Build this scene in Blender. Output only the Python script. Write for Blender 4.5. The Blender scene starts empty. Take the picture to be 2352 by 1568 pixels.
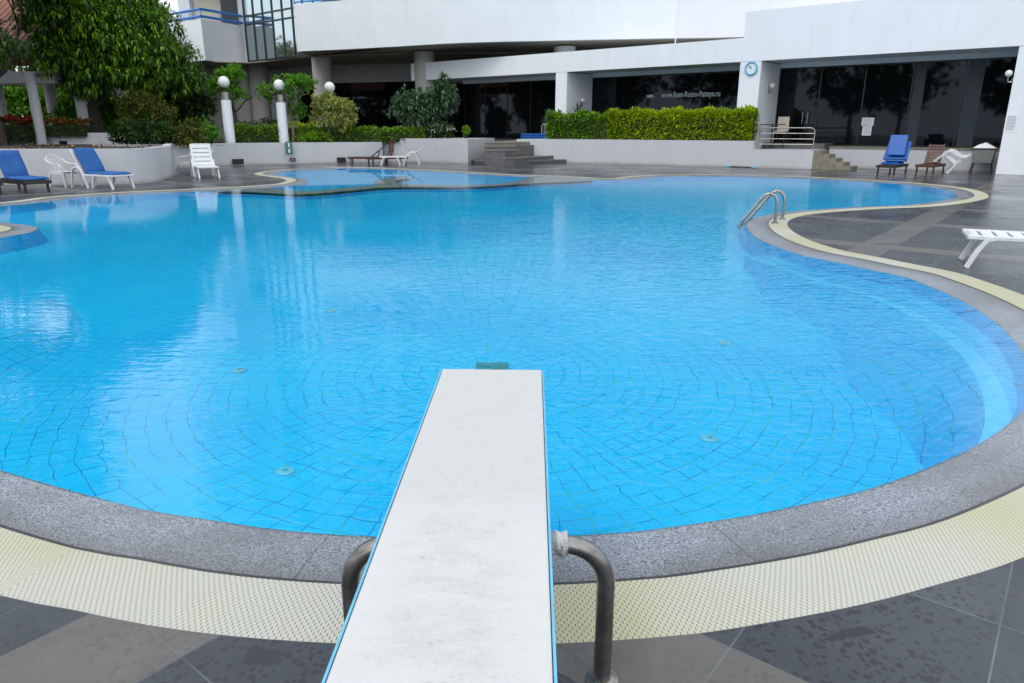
import bpy, bmesh, math, random
from mathutils import Vector, Matrix
from mathutils.geometry import tessellate_polygon
R = math.radians
S = bpy.context.scene
C = S.collection
rnd = random.Random(7)

# ------------------------------------------------------------------ camera (surveyed from the photograph)
CF = 1633.0 / 2352.0
TH = math.atan((784 - 295) / 1633.0)
CH = 1.6
cT, sT = math.cos(TH), math.sin(TH)
cam = bpy.data.cameras.new("camera"); camo = bpy.data.objects.new("camera", cam); C.objects.link(camo)
cam.sensor_width = 36; cam.lens = 36 * CF; cam.clip_end = 600; cam.clip_start = 0.05
camo.location = (0, 0, CH); camo.rotation_euler = (R(90) - TH, 0, 0)
S.camera = camo

def ray(x, y):
    u = (x - 1176) / 1633.0; v = (y - 784) / 1633.0
    return (u, cT - v * sT, -sT - v * cT)
def G(x, y, z=0.0):
    r = ray(x, y); t = (z - CH) / r[2]; return (r[0] * t, r[1] * t, z)
def Yp(x, y, Y):
    r = ray(x, y); t = Y / r[1]; return (r[0] * t, Y, CH + r[2] * t)

# ------------------------------------------------------------------ materials
def new_mat(name):
    m = bpy.data.materials.new(name); m.use_nodes = True
    nt = m.node_tree; b = nt.nodes['Principled BSDF']
    return m, nt, b
def N(nt, t, **kw):
    n = nt.nodes.new(t)
    for k, v in kw.items(): setattr(n, k, v)
    return n
def Mth(nt, op, a, b=None, c=None):
    n = nt.nodes.new('ShaderNodeMath'); n.operation = op
    for i, v in enumerate((a, b, c)):
        if v is None: continue
        if isinstance(v, (int, float)): n.inputs[i].default_value = v
        else: nt.links.new(v, n.inputs[i])
    return n.outputs[0]
def MixC(nt, f, a, b, mode='MIX'):
    n = nt.nodes.new('ShaderNodeMix'); n.data_type = 'RGBA'; n.blend_type = mode
    ins = [n.inputs[0], n.inputs[6], n.inputs[7]]
    for i, v in zip(ins, (f, a, b)):
        if isinstance(v, (int, float)): i.default_value = v
        elif isinstance(v, tuple): i.default_value = (*v, 1) if len(v) == 3 else v
        else: nt.links.new(v, i)
    return n.outputs[2]
def Noise(nt, vec, scale, detail=3, rough=.5, dist=0.):
    n = N(nt, 'ShaderNodeTexNoise'); n.inputs['Scale'].default_value = scale
    n.inputs['Detail'].default_value = detail; n.inputs['Roughness'].default_value = rough
    n.inputs['Distortion'].default_value = dist
    if vec is not None: nt.links.new(vec, n.inputs['Vector'])
    return n.outputs['Fac']
def Ramp(nt, f, a, b):
    n = N(nt, 'ShaderNodeMapRange'); n.clamp = True
    n.inputs[1].default_value = a; n.inputs[2].default_value = b
    nt.links.new(f, n.inputs[0]); return n.outputs[0]
def Bump(nt, h, strength, dist=.01, normal=None):
    n = N(nt, 'ShaderNodeBump'); n.inputs['Strength'].default_value = strength if isinstance(strength, (int, float)) else 1
    if not isinstance(strength, (int, float)): nt.links.new(strength, n.inputs['Strength'])
    n.inputs['Distance'].default_value = dist
    nt.links.new(h, n.inputs['Height'])
    if normal is not None: nt.links.new(normal, n.inputs['Normal'])
    return n.outputs[0]
def WorldPos(nt):
    return N(nt, 'ShaderNodeNewGeometry').outputs['Position']
def simple(name, col, rough=.5, metal=0., var=.12, vscale=3., bump=0., bscale=60., spec=.5, col2=None, island=0.):
    m, nt, b = new_mat(name)
    pos = WorldPos(nt)
    f = Noise(nt, pos, vscale, 5, .6)
    c2 = col2 if col2 else tuple(c * (1 - var * 2) for c in col)
    c = MixC(nt, Ramp(nt, f, .35, .7), col, c2)
    if island:
        g = N(nt, 'ShaderNodeNewGeometry')
        hsv = N(nt, 'ShaderNodeHueSaturation')
        nt.links.new(Mth(nt, 'MULTIPLY_ADD', g.outputs['Random Per Island'], island * 2, 1 - island), hsv.inputs['Value'])
        nt.links.new(c, hsv.inputs['Color']); c = hsv.outputs[0]
    nt.links.new(c, b.inputs['Base Color'])
    b.inputs['Roughness'].default_value = rough; b.inputs['Metallic'].default_value = metal
    b.inputs['Specular IOR Level'].default_value = spec
    if bump: nt.links.new(Bump(nt, Noise(nt, pos, bscale, 4, .6), bump, .01), b.inputs['Normal'])
    return m

def stained_wall(name, col, stain, streak=.5, low=None):
    m, nt, b = new_mat(name); pos = WorldPos(nt)
    mp = N(nt, 'ShaderNodeMapping'); mp.inputs['Scale'].default_value = (2.2, 2.2, .16); nt.links.new(pos, mp.inputs['Vector'])
    f1 = Ramp(nt, Noise(nt, mp.outputs[0], 1.6, 6, .65), .52, .8)
    f2 = Ramp(nt, Noise(nt, pos, .7, 5, .6), .4, .75)
    c = MixC(nt, Mth(nt, 'MULTIPLY', f1, streak), col, stain)
    c = MixC(nt, Mth(nt, 'MULTIPLY', f2, .35), c, stain)
    if low:      # splash dirt just above the paving
        z = N(nt, 'ShaderNodeSeparateXYZ'); nt.links.new(pos, z.inputs[0])
        lf = Mth(nt, 'SUBTRACT', 1, Ramp(nt, Mth(nt, 'ADD', z.outputs[2], Mth(nt, 'MULTIPLY', f2, -.06)), .0, .1))
        c = MixC(nt, Mth(nt, 'MULTIPLY', lf, .6), c, low)
    nt.links.new(c, b.inputs['Base Color']); b.inputs['Roughness'].default_value = .75
    nt.links.new(Bump(nt, Noise(nt, pos, 40, 5, .7), .25, .01), b.inputs['Normal'])
    return m

M = {}
M['wall_white'] = stained_wall('white_render', (.78, .81, .83), (.64, .67, .68), .42)
M['wall_pink'] = stained_wall('aged_render', (.74, .735, .755), (.64, .62, .62), .3)
M['wall_grey'] = stained_wall('grey_painted_wall', (.53, .535, .55), (.43, .435, .44), .4, (.3, .27, .2))
M['wall_cream'] = stained_wall('cream_wall', (.7, .64, .5), (.6, .55, .45), .3)
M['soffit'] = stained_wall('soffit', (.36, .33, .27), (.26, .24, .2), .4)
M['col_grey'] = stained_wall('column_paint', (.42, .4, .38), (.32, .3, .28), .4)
M['blue_paint'] = simple('blue_paint', (.02, .2, .62), .35, var=.05)
M['steel'] = simple('brushed_steel', (.42, .4, .37), .24, 1., var=.2, vscale=18, bump=.03, bscale=150)
M['steel_dark'] = simple('weathered_steel', (.33, .315, .285), .28, .95, var=.25, vscale=14, bump=.05, bscale=120)
M['plastic'] = simple('white_plastic', (.68, .69, .7), .35, var=.04, vscale=8)
M['plastic_old'] = simple('aged_white_plastic', (.68, .68, .68), .45, var=.08, vscale=10)
M['cushion'] = simple('blue_canvas', (.008, .095, .32), .75, var=.12, vscale=5, bump=.25, bscale=14)
M['cushion_bright'] = simple('bright_blue_vinyl', (.006, .10, .40), .32, var=.1, vscale=6, bump=.2, bscale=12)
M['wood_dark'] = simple('dark_stained_wood', (.028, .016, .012), .45, var=.2, vscale=14, bump=.1)
M['wood_brown'] = simple('brown_stained_wood', (.11, .035, .02), .45, var=.25, vscale=14, bump=.1)
M['black'] = simple('black_void', (.008, .008, .009), .6)
M['dark_frame'] = simple('dark_frame', (.009, .01, .011), .35)
M['globe'] = simple('opal_globe', (.78, .78, .74), .25, var=.03)
M['bark'] = simple('bark', (.06, .048, .038), .9, var=.3, vscale=9, bump=.7, bscale=18)
M['hedge_core'] = simple('dark_hedge_fill', (.035, .05, .015), .9, var=.3, vscale=12, bump=.8, bscale=20)
M['bark_pale'] = simple('pale_bark', (.28, .24, .2), .85, var=.25, vscale=9, bump=.4, bscale=25)
M['soil'] = simple('garden_soil', (.07, .052, .035), .95, var=.3, vscale=7, bump=1, bscale=14)
M['stone_step'] = simple('stone_step', (.13, .125, .12), .45, var=.2, vscale=4, bump=.1)
M['lit_step_edge'] = simple('lit_step_edge', (.25, .245, .235), .5, var=.15)
M['step_yellow'] = simple('yellowish_stone', (.27, .245, .18), .6, var=.2, vscale=4, bump=.1)
M['green_sign'] = simple('green_sign', (.01, .16, .1), .4, var=.03)
M['white_mark'] = simple('white_mark', (.8, .82, .8), .5, var=.02)
M['paper'] = simple('paper', (.72, .74, .78), .7, var=.03)
M['print'] = simple('printed_lines', (.35, .38, .42), .7, var=.03)
M['clock_rim'] = simple('clock_rim', (.14, .42, .58), .35, var=.03)
M['clock_face'] = simple('clock_face', (.72, .78, .8), .4, var=.02)
M['letters'] = simple('pale_letters', (.5, .6, .62), .6, var=.15, vscale=7)
M['letters_white'] = simple('white_letters', (.8, .85, .88), .6, var=.02)
M['roof_tile'] = None
M['flower_red'] = simple('red_petals', (.5, .045, .02), .6, var=.2, island=.3)
M['flower_orange'] = simple('orange_petals', (.55, .13, .03), .6, var=.2, island=.3)
M['flower_white'] = simple('white_petals', (.75, .75, .7), .6, var=.05)
M['beige'] = simple('beige_board', (.5, .42, .34), .6, var=.06)
M['cloth'] = simple('white_cloth', (.78, .78, .76), .8, var=.04, vscale=20, bump=.3, bscale=30)
M['canvas_grey'] = simple('grey_canvas', (.22, .22, .21), .8, var=.15, vscale=6, bump=.2, bscale=20)
M['board_blue'] = simple('pale_blue_edge', (.16, .47, .66), .4, var=.1, vscale=10)
M['foam'] = simple('crumbled_foam', (.74, .72, .7), .9, var=.15, vscale=60, bump=1, bscale=160)
M['rubber'] = simple('grey_rubber', (.1, .1, .1), .7)
M['grille'] = simple('inlet_fitting', (.12, .56, .7), .5, var=.1)
M['drain'] = simple('drain_cover', (.02, .44, .52), .6, var=.2, vscale=20)

def leaf_mat(name, c1, c2, trans=.35, rough=.42, var=.35):
    m, nt, b = new_mat(name)
    g = N(nt, 'ShaderNodeNewGeometry')
    r = g.outputs['Random Per Island']
    big = Noise(nt, g.outputs['Position'], 2.6, 3, .6)  # noise puts cluster highlights and dark inner gaps into the leaf colour
    f = Ramp(nt, Mth(nt, 'ADD', Mth(nt, 'MULTIPLY', r, .35), big), .52, .92)
    c = MixC(nt, f, c1, c2)
    hsv = N(nt, 'ShaderNodeHueSaturation'); nt.links.new(c, hsv.inputs['Color'])
    nt.links.new(Mth(nt, 'MULTIPLY_ADD', r, var * 2, 1 - var), hsv.inputs['Value'])
    nt.links.new(hsv.outputs[0], b.inputs['Base Color'])
    b.inputs['Roughness'].default_value = rough
    b.inputs['Specular IOR Level'].default_value = .35
    tr = N(nt, 'ShaderNodeBsdfTranslucent'); nt.links.new(MixC(nt, .5, hsv.outputs[0], c2), tr.inputs['Color'])
    mx = N(nt, 'ShaderNodeMixShader'); mx.inputs[0].default_value = trans
    nt.links.new(b.outputs[0], mx.inputs[1]); nt.links.new(tr.outputs[0], mx.inputs[2])
    nt.links.new(mx.outputs[0], nt.nodes['Material Output'].inputs['Surface'])
    return m
M['leaf_mango'] = leaf_mat('mango_leaf', (.012, .05, .008), (.2, .40, .015), .2)
M['leaf_dark'] = leaf_mat('dark_leaf', (.012, .04, .01), (.06, .14, .025), .25)
M['leaf_fern'] = leaf_mat('feathery_leaf', (.016, .05, .012), (.08, .17, .03), .3)
M['leaf_grey'] = leaf_mat('frangipani_leaf', (.035, .09, .04), (.12, .22, .1), .25, .35)
M['leaf_lime'] = leaf_mat('lime_hedge_leaf', (.12, .26, .01), (.55, .66, .02), .4)
M['leaf_hedge'] = leaf_mat('green_hedge_leaf', (.04, .14, .012), (.26, .46, .02), .35)
M['leaf_variegated'] = leaf_mat('variegated_leaf', (.2, .26, .05), (.5, .52, .16), .35)
M['leaf_bright'] = leaf_mat('bright_leaf', (.05, .17, .015), (.2, .46, .03), .45)
M['leaf_olive'] = leaf_mat('olive_leaf', (.05, .075, .015), (.2, .22, .03), .35)
M['leaf_purple'] = leaf_mat('purple_leaf', (.03, .015, .018), (.08, .04, .05), .2)

def glass_dark(name, col=(.004, .005, .006), rough=.03, tint=(.8, .9, 1.)):
    m, nt, b = new_mat(name)
    pos = WorldPos(nt)
    b.inputs['Base Color'].default_value = (*col, 1); b.inputs['Roughness'].default_value = rough
    b.inputs['IOR'].default_value = 1.33
    b.inputs['Specular IOR Level'].default_value = .5; b.inputs['Specular Tint'].default_value = (*tint, 1)
    nt.links.new(Bump(nt, Noise(nt, pos, .6, 2, .5), .06, .03), b.inputs['Normal'])
    return m
M['glass_dark'] = glass_dark('dark_tinted_glass')
m, nt, b = new_mat('reflective_curtain_glass')
b.inputs['Base Color'].default_value = (.44, .53, .54, 1); b.inputs['Metallic'].default_value = .9; b.inputs['Roughness'].default_value = .05
M['glass_mirror'] = m

# roof tiles
m, nt, b = new_mat('clay_roof_tile')
tc = N(nt, 'ShaderNodeTexCoord'); sx = N(nt, 'ShaderNodeSeparateXYZ'); nt.links.new(tc.outputs['Object'], sx.inputs[0])
wv = Mth(nt, 'SINE', Mth(nt, 'MULTIPLY', sx.outputs[0], 22.))
ln = Mth(nt, 'FRACT', Mth(nt, 'MULTIPLY', sx.outputs[1], 3.2))
c = MixC(nt, Noise(nt, tc.outputs['Object'], 6, 4), (.33, .09, .05), (.5, .2, .11))
c = MixC(nt, Mth(nt, 'MULTIPLY', Ramp(nt, ln, .8, 1.), .6), c, (.08, .03, .02))
nt.links.new(c, b.inputs['Base Color']); b.inputs['Roughness'].default_value = .7
nt.links.new(Bump(nt, Mth(nt, 'ADD', wv, Mth(nt, 'MULTIPLY', ln, -1.)), .9, .04), b.inputs['Normal'])
M['roof_tile'] = m

# deck: slate cells between brown-grey stone bands, wet
BS, BT, PER = -2.43, 1.5, 3.13
m, nt, b = new_mat('slate_deck'); pos = WorldPos(nt)
sp = N(nt, 'ShaderNodeSeparateXYZ'); nt.links.new(pos, sp.inputs[0]); X, Yc = sp.outputs[0], sp.outputs[1]
s_ = Mth(nt, 'SUBTRACT', Mth(nt, 'MULTIPLY', X, .7835), Mth(nt, 'MULTIPLY', Yc, .6214))
t_ = Mth(nt, 'ADD', Mth(nt, 'MULTIPLY', X, .6214), Mth(nt, 'MULTIPLY', Yc, .7835))
def cell(v, off): return Mth(nt, 'MULTIPLY', Mth(nt, 'FRACT', Mth(nt, 'DIVIDE', Mth(nt, 'SUBTRACT', v, off), PER)), PER)
cs, ct = cell(s_, BS), cell(t_, BT)
bs = Mth(nt, 'LESS_THAN', cs, .45); bt = Mth(nt, 'LESS_THAN', ct, .43)
band = Mth(nt, 'MAXIMUM', bs, bt)
def joint(v, st, w=.006):
    fr = Mth(nt, 'MULTIPLY', Mth(nt, 'FRACT', Mth(nt, 'DIVIDE', Mth(nt, 'SUBTRACT', v, st), .67)), .67)
    return Mth(nt, 'LESS_THAN', fr, w)
js, jt = joint(cs, .45), joint(ct, .43)
jn = Mth(nt, 'MAXIMUM', Mth(nt, 'MULTIPLY', js, Mth(nt, 'SUBTRACT', 1, bs)), Mth(nt, 'MULTIPLY', jt, Mth(nt, 'SUBTRACT', 1, bt)))
cid = N(nt, 'ShaderNodeCombineXYZ')
nt.links.new(Mth(nt, 'FLOOR', Mth(nt, 'DIVIDE', Mth(nt, 'SUBTRACT', s_, BS + .45), .67)), cid.inputs[0])
nt.links.new(Mth(nt, 'FLOOR', Mth(nt, 'DIVIDE', Mth(nt, 'SUBTRACT', t_, BT + .43), .67)), cid.inputs[1])
wn = N(nt, 'ShaderNodeTexWhiteNoise'); nt.links.new(cid.outputs[0], wn.inputs[0])
fine = Noise(nt, pos, 90, 5, .7)
mid = Noise(nt, pos, 1.7, 5, .6)
slate = MixC(nt, wn.outputs[0], (.048, .055, .067), (.068, .076, .088))
slate = MixC(nt, Ramp(nt, mid, .4, .7), slate, (.036, .041, .05))
stone = MixC(nt, Ramp(nt, Noise(nt, pos, 3, 6, .7), .3, .75), (.145, .135, .12), (.098, .092, .086))
# pale scratches on the stone bands
mp = N(nt, 'ShaderNodeMapping'); mp.inputs['Rotation'].default_value = (0, 0, R(52)); mp.inputs['Scale'].default_value = (2.2, 26, 1)
nt.links.new(pos, mp.inputs['Vector'])
scr = Ramp(nt, Noise(nt, mp.outputs[0], 1.5, 5, .65), .62, .72)
stone = MixC(nt, Mth(nt, 'MULTIPLY', scr, Mth(nt, 'MULTIPLY', Ramp(nt, Noise(nt, pos, 2.1, 2), .5, .7), .45)), stone, (.36, .36, .35))
col = MixC(nt, band, slate, stone)
# drops of water, clustered, only on the slate
dist = N(nt, 'ShaderNodeVectorMath', operation='ADD')
nv = N(nt, 'ShaderNodeTexNoise'); nv.inputs['Scale'].default_value = 38; nt.links.new(pos, nv.inputs['Vector'])
vs = N(nt, 'ShaderNodeVectorMath', operation='SCALE'); vs.inputs['Scale'].default_value = .02; nt.links.new(nv.outputs['Color'], vs.inputs[0])
nt.links.new(pos, dist.inputs[0]); nt.links.new(vs.outputs[0], dist.inputs[1])
vo = N(nt, 'ShaderNodeTexVoronoi'); vo.inputs['Scale'].default_value = 42; nt.links.new(dist.outputs[0], vo.inputs['Vector'])
sepc = N(nt, 'ShaderNodeSeparateColor'); nt.links.new(vo.outputs['Color'], sepc.inputs[0])
drop = Mth(nt, 'LESS_THAN', vo.outputs['Distance'], Mth(nt, 'MULTIPLY', sepc.outputs[0], .6))
clus = Ramp(nt, Noise(nt, pos, 1.3, 3, .5), .38, .5)
drop = Mth(nt, 'MULTIPLY', drop, Mth(nt, 'MULTIPLY', clus, Mth(nt, 'SUBTRACT', 1, Mth(nt, 'MULTIPLY', band, .75))))
def stain(px, py, ax, ay, ang):
    gx, gy, _ = G(px, py)
    dx = Mth(nt, 'SUBTRACT', X, gx); dy = Mth(nt, 'SUBTRACT', Yc, gy); ca, sa = math.cos(ang), math.sin(ang)
    p = Mth(nt, 'DIVIDE', Mth(nt, 'ADD', Mth(nt, 'MULTIPLY', dx, ca), Mth(nt, 'MULTIPLY', dy, sa)), ax)
    q = Mth(nt, 'DIVIDE', Mth(nt, 'SUBTRACT', Mth(nt, 'MULTIPLY', dy, ca), Mth(nt, 'MULTIPLY', dx, sa)), ay)
    d = Mth(nt, 'SQRT', Mth(nt, 'ADD', Mth(nt, 'MULTIPLY', p, p), Mth(nt, 'MULTIPLY', q, q)))
    d = Mth(nt, 'ADD', d, Mth(nt, 'MULTIPLY', Mth(nt, 'SUBTRACT', Noise(nt, pos, 14, 3), .5), 2.2))
    return Mth(nt, 'SUBTRACT', 1, Ramp(nt, d, .9, 1.1))
stn = Mth(nt, 'MAXIMUM', stain(602, 1512, .07, .04, -.3), Mth(nt, 'MAXIMUM', stain(1950, 1455, .085, .02, .35), stain(2040, 560, .3, .03, .1)))
wetspot = Mth(nt, 'MAXIMUM', Mth(nt, 'MULTIPLY', drop, .8), Mth(nt, 'MULTIPLY', stn, .8))
col = MixC(nt, wetspot, col, (.017, .019, .023))
col = MixC(nt, Mth(nt, 'MULTIPLY', jn, Ramp(nt, Noise(nt, pos, 2.3, 3), .35, .75)), col, (.17, .19, .2))
col = MixC(nt, Mth(nt, 'MULTIPLY', fine, .35), col, MixC(nt, .5, col, (.015, .015, .015)))
nt.links.new(col, b.inputs['Base Color'])
wet = Ramp(nt, Noise(nt, pos, .55, 4, .6), .35, .65)
far = Ramp(nt, t_, 5., 20.)
rg = Mth(nt, 'SUBTRACT', .5, Mth(nt, 'ADD', Mth(nt, 'MULTIPLY', wet, .14), Mth(nt, 'ADD', Mth(nt, 'MULTIPLY', far, .2), Mth(nt, 'MULTIPLY', wetspot, .15))))
nt.links.new(rg, b.inputs['Roughness']); b.inputs['Specular IOR Level'].default_value = .38
nt.links.new(Bump(nt, Mth(nt, 'ADD', Mth(nt, 'MULTIPLY', Noise(nt, pos, 25, 6, .7), .5), Mth(nt, 'MULTIPLY', jn, -1.)), .35, .004), b.inputs['Normal'])
M['deck'] = m

# granite coping
m, nt, b = new_mat('granite_coping'); pos = WorldPos(nt)
g1 = Noise(nt, pos, 120, 2, .8); g2 = Noise(nt, pos, 50, 4, .7); big = Noise(nt, pos, 1.4, 4, .6)
c = MixC(nt, Ramp(nt, g1, .36, .62), (.03, .037, .045), (.42, .455, .5))
c = MixC(nt, Mth(nt, 'MULTIPLY', Ramp(nt, g2, .5, .8), .5), c, (.07, .08, .095))
c = MixC(nt, Mth(nt, 'MULTIPLY', Ramp(nt, big, .42, .62), .45), c, (.105, .105, .108))
uvn = N(nt, 'ShaderNodeUVMap'); su = N(nt, 'ShaderNodeSeparateXYZ'); nt.links.new(uvn.outputs[0], su.inputs[0])
edge = Mth(nt, 'LESS_THAN', su.outputs[1], .02)
jj = Mth(nt, 'LESS_THAN', Mth(nt, 'FRACT', Mth(nt, 'DIVIDE', Mth(nt, 'ADD', su.outputs[0], .9), 1.9)), .0035)
c = MixC(nt, Mth(nt, 'MULTIPLY', Ramp(nt, Mth(nt, 'SUBTRACT', .09, su.outputs[1]), -.1, .09), .45), c, (.06, .045, .04))
c = MixC(nt, Mth(nt, 'MAXIMUM', Mth(nt, 'MULTIPLY', edge, .85), Mth(nt, 'MULTIPLY', jj, .6)), c, (.012, .01, .012))
nt.links.new(c, b.inputs['Base Color'])
nt.links.new(Mth(nt, 'SUBTRACT', .5, Mth(nt, 'MULTIPLY', big, .3)), b.inputs['Roughness'])
nt.links.new(Bump(nt, g2, .35, .004), b.inputs['Normal'])
M['granite'] = m

# overflow grating of small interlocking bars
m, nt, b = new_mat('overflow_grating'); pos = WorldPos(nt)
uvn = N(nt, 'ShaderNodeUVMap'); su = N(nt, 'ShaderNodeSeparateXYZ'); nt.links.new(uvn.outputs[0], su.inputs[0])
U, V = su.outputs[0], su.outputs[1]
RW, BL = .31 / 20, .0235
row = Mth(nt, 'FLOOR', Mth(nt, 'DIVIDE', V, RW)); fy = Mth(nt, 'FRACT', Mth(nt, 'DIVIDE', V, RW))
fx = Mth(nt, 'FRACT', Mth(nt, 'ADD', Mth(nt, 'DIVIDE', U, BL), Mth(nt, 'MULTIPLY', Mth(nt, 'MODULO', row, 2.), .5)))
hole = Mth(nt, 'MULTIPLY', Mth(nt, 'LESS_THAN', fx, .14), Mth(nt, 'GREATER_THAN', fy, .22))
rl = Mth(nt, 'LESS_THAN', fy, .14)
sec = Ramp(nt, Noise(nt, pos, .75, 2, .4), .42, .52)
c = MixC(nt, sec, (.5, .485, .42), (.47, .445, .285))
c = MixC(nt, Mth(nt, 'MULTIPLY', Ramp(nt, Noise(nt, pos, 5, 4), .45, .8), .35), c, (.5, .48, .3))
c = MixC(nt, Mth(nt, 'MULTIPLY', rl, .35), c, (.3, .29, .2))
c = MixC(nt, Mth(nt, 'MULTIPLY', hole, .9), c, (.03, .03, .026))
nt.links.new(c, b.inputs['Base Color']); b.inputs['Roughness'].default_value = .55
hh = Mth(nt, 'SUBTRACT', 1, Mth(nt, 'MAXIMUM', hole, Mth(nt, 'MULTIPLY', rl, .5)))
nt.links.new(Bump(nt, hh, .5, .003), b.inputs['Normal'])
M['grating'] = m

# pool tiles: rings of tiles round the main drain
def pool_tile(name, depth_col, light_col, polar=True):
    m, nt, b = new_mat(name); pos = WorldPos(nt)
    nz = N(nt, 'ShaderNodeTexNoise'); nz.inputs['Scale'].default_value = 2.6; nz.inputs['Detail'].default_value = 2.5
    mpp = N(nt, 'ShaderNodeMapping'); mpp.inputs['Scale'].default_value = (1, 1.7, 1); nt.links.new(pos, mpp.inputs['Vector'])
    nt.links.new(mpp.outputs[0], nz.inputs['Vector'])
    v1 = N(nt, 'ShaderNodeVectorMath', operation='SUBTRACT'); nt.links.new(nz.outputs['Color'], v1.inputs[0]); v1.inputs[1].default_value = (.5, .5, .5)
    v2 = N(nt, 'ShaderNodeVectorMath', operation='SCALE'); v2.inputs['Scale'].default_value = .095; nt.links.new(v1.outputs[0], v2.inputs[0])
    v3 = N(nt, 'ShaderNodeVectorMath', operation='ADD'); nt.links.new(pos, v3.inputs[0]); nt.links.new(v2.outputs[0], v3.inputs[1])
    s = N(nt, 'ShaderNodeSeparateXYZ'); nt.links.new(v3.outputs[0], s.inputs[0])
    x = Mth(nt, 'ADD', s.outputs[0], .25); y = Mth(nt, 'SUBTRACT', s.outputs[1], G(1180, 850, -.5)[1])
    TS = .145
    r = Mth(nt, 'SQRT', Mth(nt, 'ADD', Mth(nt, 'MULTIPLY', x, x), Mth(nt, 'MULTIPLY', y, y)))
    a = Mth(nt, 'ARCTAN2', y, x)
    fr = Mth(nt, 'FRACT', Mth(nt, 'DIVIDE', r, TS))
    k = Mth(nt, 'FLOOR', Mth(nt, 'LOGARITHM', Mth(nt, 'MAXIMUM', Mth(nt, 'DIVIDE', r, .43), 1.), 2.))
    nn = Mth(nt, 'MULTIPLY', 24 / (2 * math.pi), Mth(nt, 'POWER', 2., k))
    fa = Mth(nt, 'FRACT', Mth(nt, 'MULTIPLY', Mth(nt, 'ADD', a, 6.2831853), nn))
    wa = Mth(nt, 'DIVIDE', Mth(nt, 'MULTIPLY', nn, .0075), Mth(nt, 'MAXIMUM', r, .2))
    g = Mth(nt, 'MAXIMUM', Mth(nt, 'LESS_THAN', fr, .05), Mth(nt, 'LESS_THAN', fa, wa))
    big = Noise(nt, pos, .5, 3, .5)
    tone = Noise(nt, pos, 9, 3, .6)
    c = MixC(nt, Ramp(nt, big, .3, .7), light_col, depth_col)
    c = MixC(nt, Mth(nt, 'MULTIPLY', Ramp(nt, tone, .4, .7), .15), c, (.02, .5, .8))
    gc = MixC(nt, Ramp(nt, Noise(nt, pos, 3.3, 2), .5, .62), (.006, .2, .42), (.06, .45, .3))
    vis = Ramp(nt, Noise(nt, pos, 4.1, 3, .6), .32, .55)
    c = MixC(nt, Mth(nt, 'MULTIPLY', g, Mth(nt, 'MULTIPLY_ADD', vis, .55, .3)), c, gc)
    nt.links.new(c, b.inputs['Base Color']); b.inputs['Roughness'].default_value = .5; b.inputs['Specular IOR Level'].default_value = .1
    return m
M['pool_floor'] = pool_tile('pool_floor_tiles', (.003, .47, .86), (.006, .58, .93))
M['pool_wall'] = pool_tile('pool_wall_tiles', (.003, .44, .88), (.006, .5, .93))
M['pool_ledge'] = pool_tile('pool_ledge_tiles', (.003, .44, .86), (.006, .52, .92))
M['nosing'] = simple('pale_nosing_tiles', (.015, .58, .94), .5, var=.06)

# water
m, nt, b = new_mat('pool_water'); pos = WorldPos(nt); nt.nodes.remove(b)
mp1 = N(nt, 'ShaderNodeMapping'); mp1.inputs['Scale'].default_value = (2.2, 6.5, 1); mp1.inputs['Rotation'].default_value = (0, 0, R(6)); nt.links.new(pos, mp1.inputs['Vector'])
mp2 = N(nt, 'ShaderNodeMapping'); mp2.inputs['Scale'].default_value = (.8, 1.6, 1); mp2.inputs['Rotation'].default_value = (0, 0, R(-14)); nt.links.new(pos, mp2.inputs['Vector'])
w1 = Noise(nt, mp1.outputs[0], 1.9, 2.5, .5, .4); w2 = Noise(nt, mp2.outputs[0], 1.5, 2, .5)
spx = N(nt, 'ShaderNodeSeparateXYZ'); nt.links.new(pos, spx.inputs[0])
# a breeze roughens the middle and right of the pool, the far and the left side lie calmer
br = Ramp(nt, Mth(nt, 'ADD', Mth(nt, 'MULTIPLY', spx.outputs[0], .16), Mth(nt, 'MULTIPLY', Noise(nt, pos, .28, 3, .5), 2.2)), .55, 1.7)
calm = Mth(nt, 'SUBTRACT', 1, Ramp(nt, spx.outputs[1], 10., 22.))
amp = Mth(nt, 'MULTIPLY', Mth(nt, 'MULTIPLY_ADD', br, 1.05, .2), Mth(nt, 'MULTIPLY_ADD', calm, .85, .15))
h = Mth(nt, 'ADD', Mth(nt, 'MULTIPLY', w1, .6), Mth(nt, 'MULTIPLY', w2, .55))
nrm = Bump(nt, Mth(nt, 'MULTIPLY', h, amp), .8, .017)
fr = N(nt, 'ShaderNodeFresnel'); fr.inputs['IOR'].default_value = 1.34; nt.links.new(nrm, fr.inputs['Normal'])
gl = N(nt, 'ShaderNodeBsdfGlossy'); gl.inputs['Roughness'].default_value = .015; nt.links.new(nrm, gl.inputs['Normal'])
tr = N(nt, 'ShaderNodeBsdfTransparent'); tr.inputs['Color'].default_value = (.86, .975, 1, 1)
mx = N(nt, 'ShaderNodeMixShader'); nt.links.new(Mth(nt, 'MULTIPLY', fr.outputs[0], Mth(nt, 'SUBTRACT', 1, Mth(nt, 'MULTIPLY', fr.outputs[0], .3))), mx.inputs[0]); nt.links.new(tr.outputs[0], mx.inputs[1]); nt.links.new(gl.outputs[0], mx.inputs[2])
nt.links.new(mx.outputs[0], nt.nodes['Material Output'].inputs['Surface'])
M['water'] = m

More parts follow.
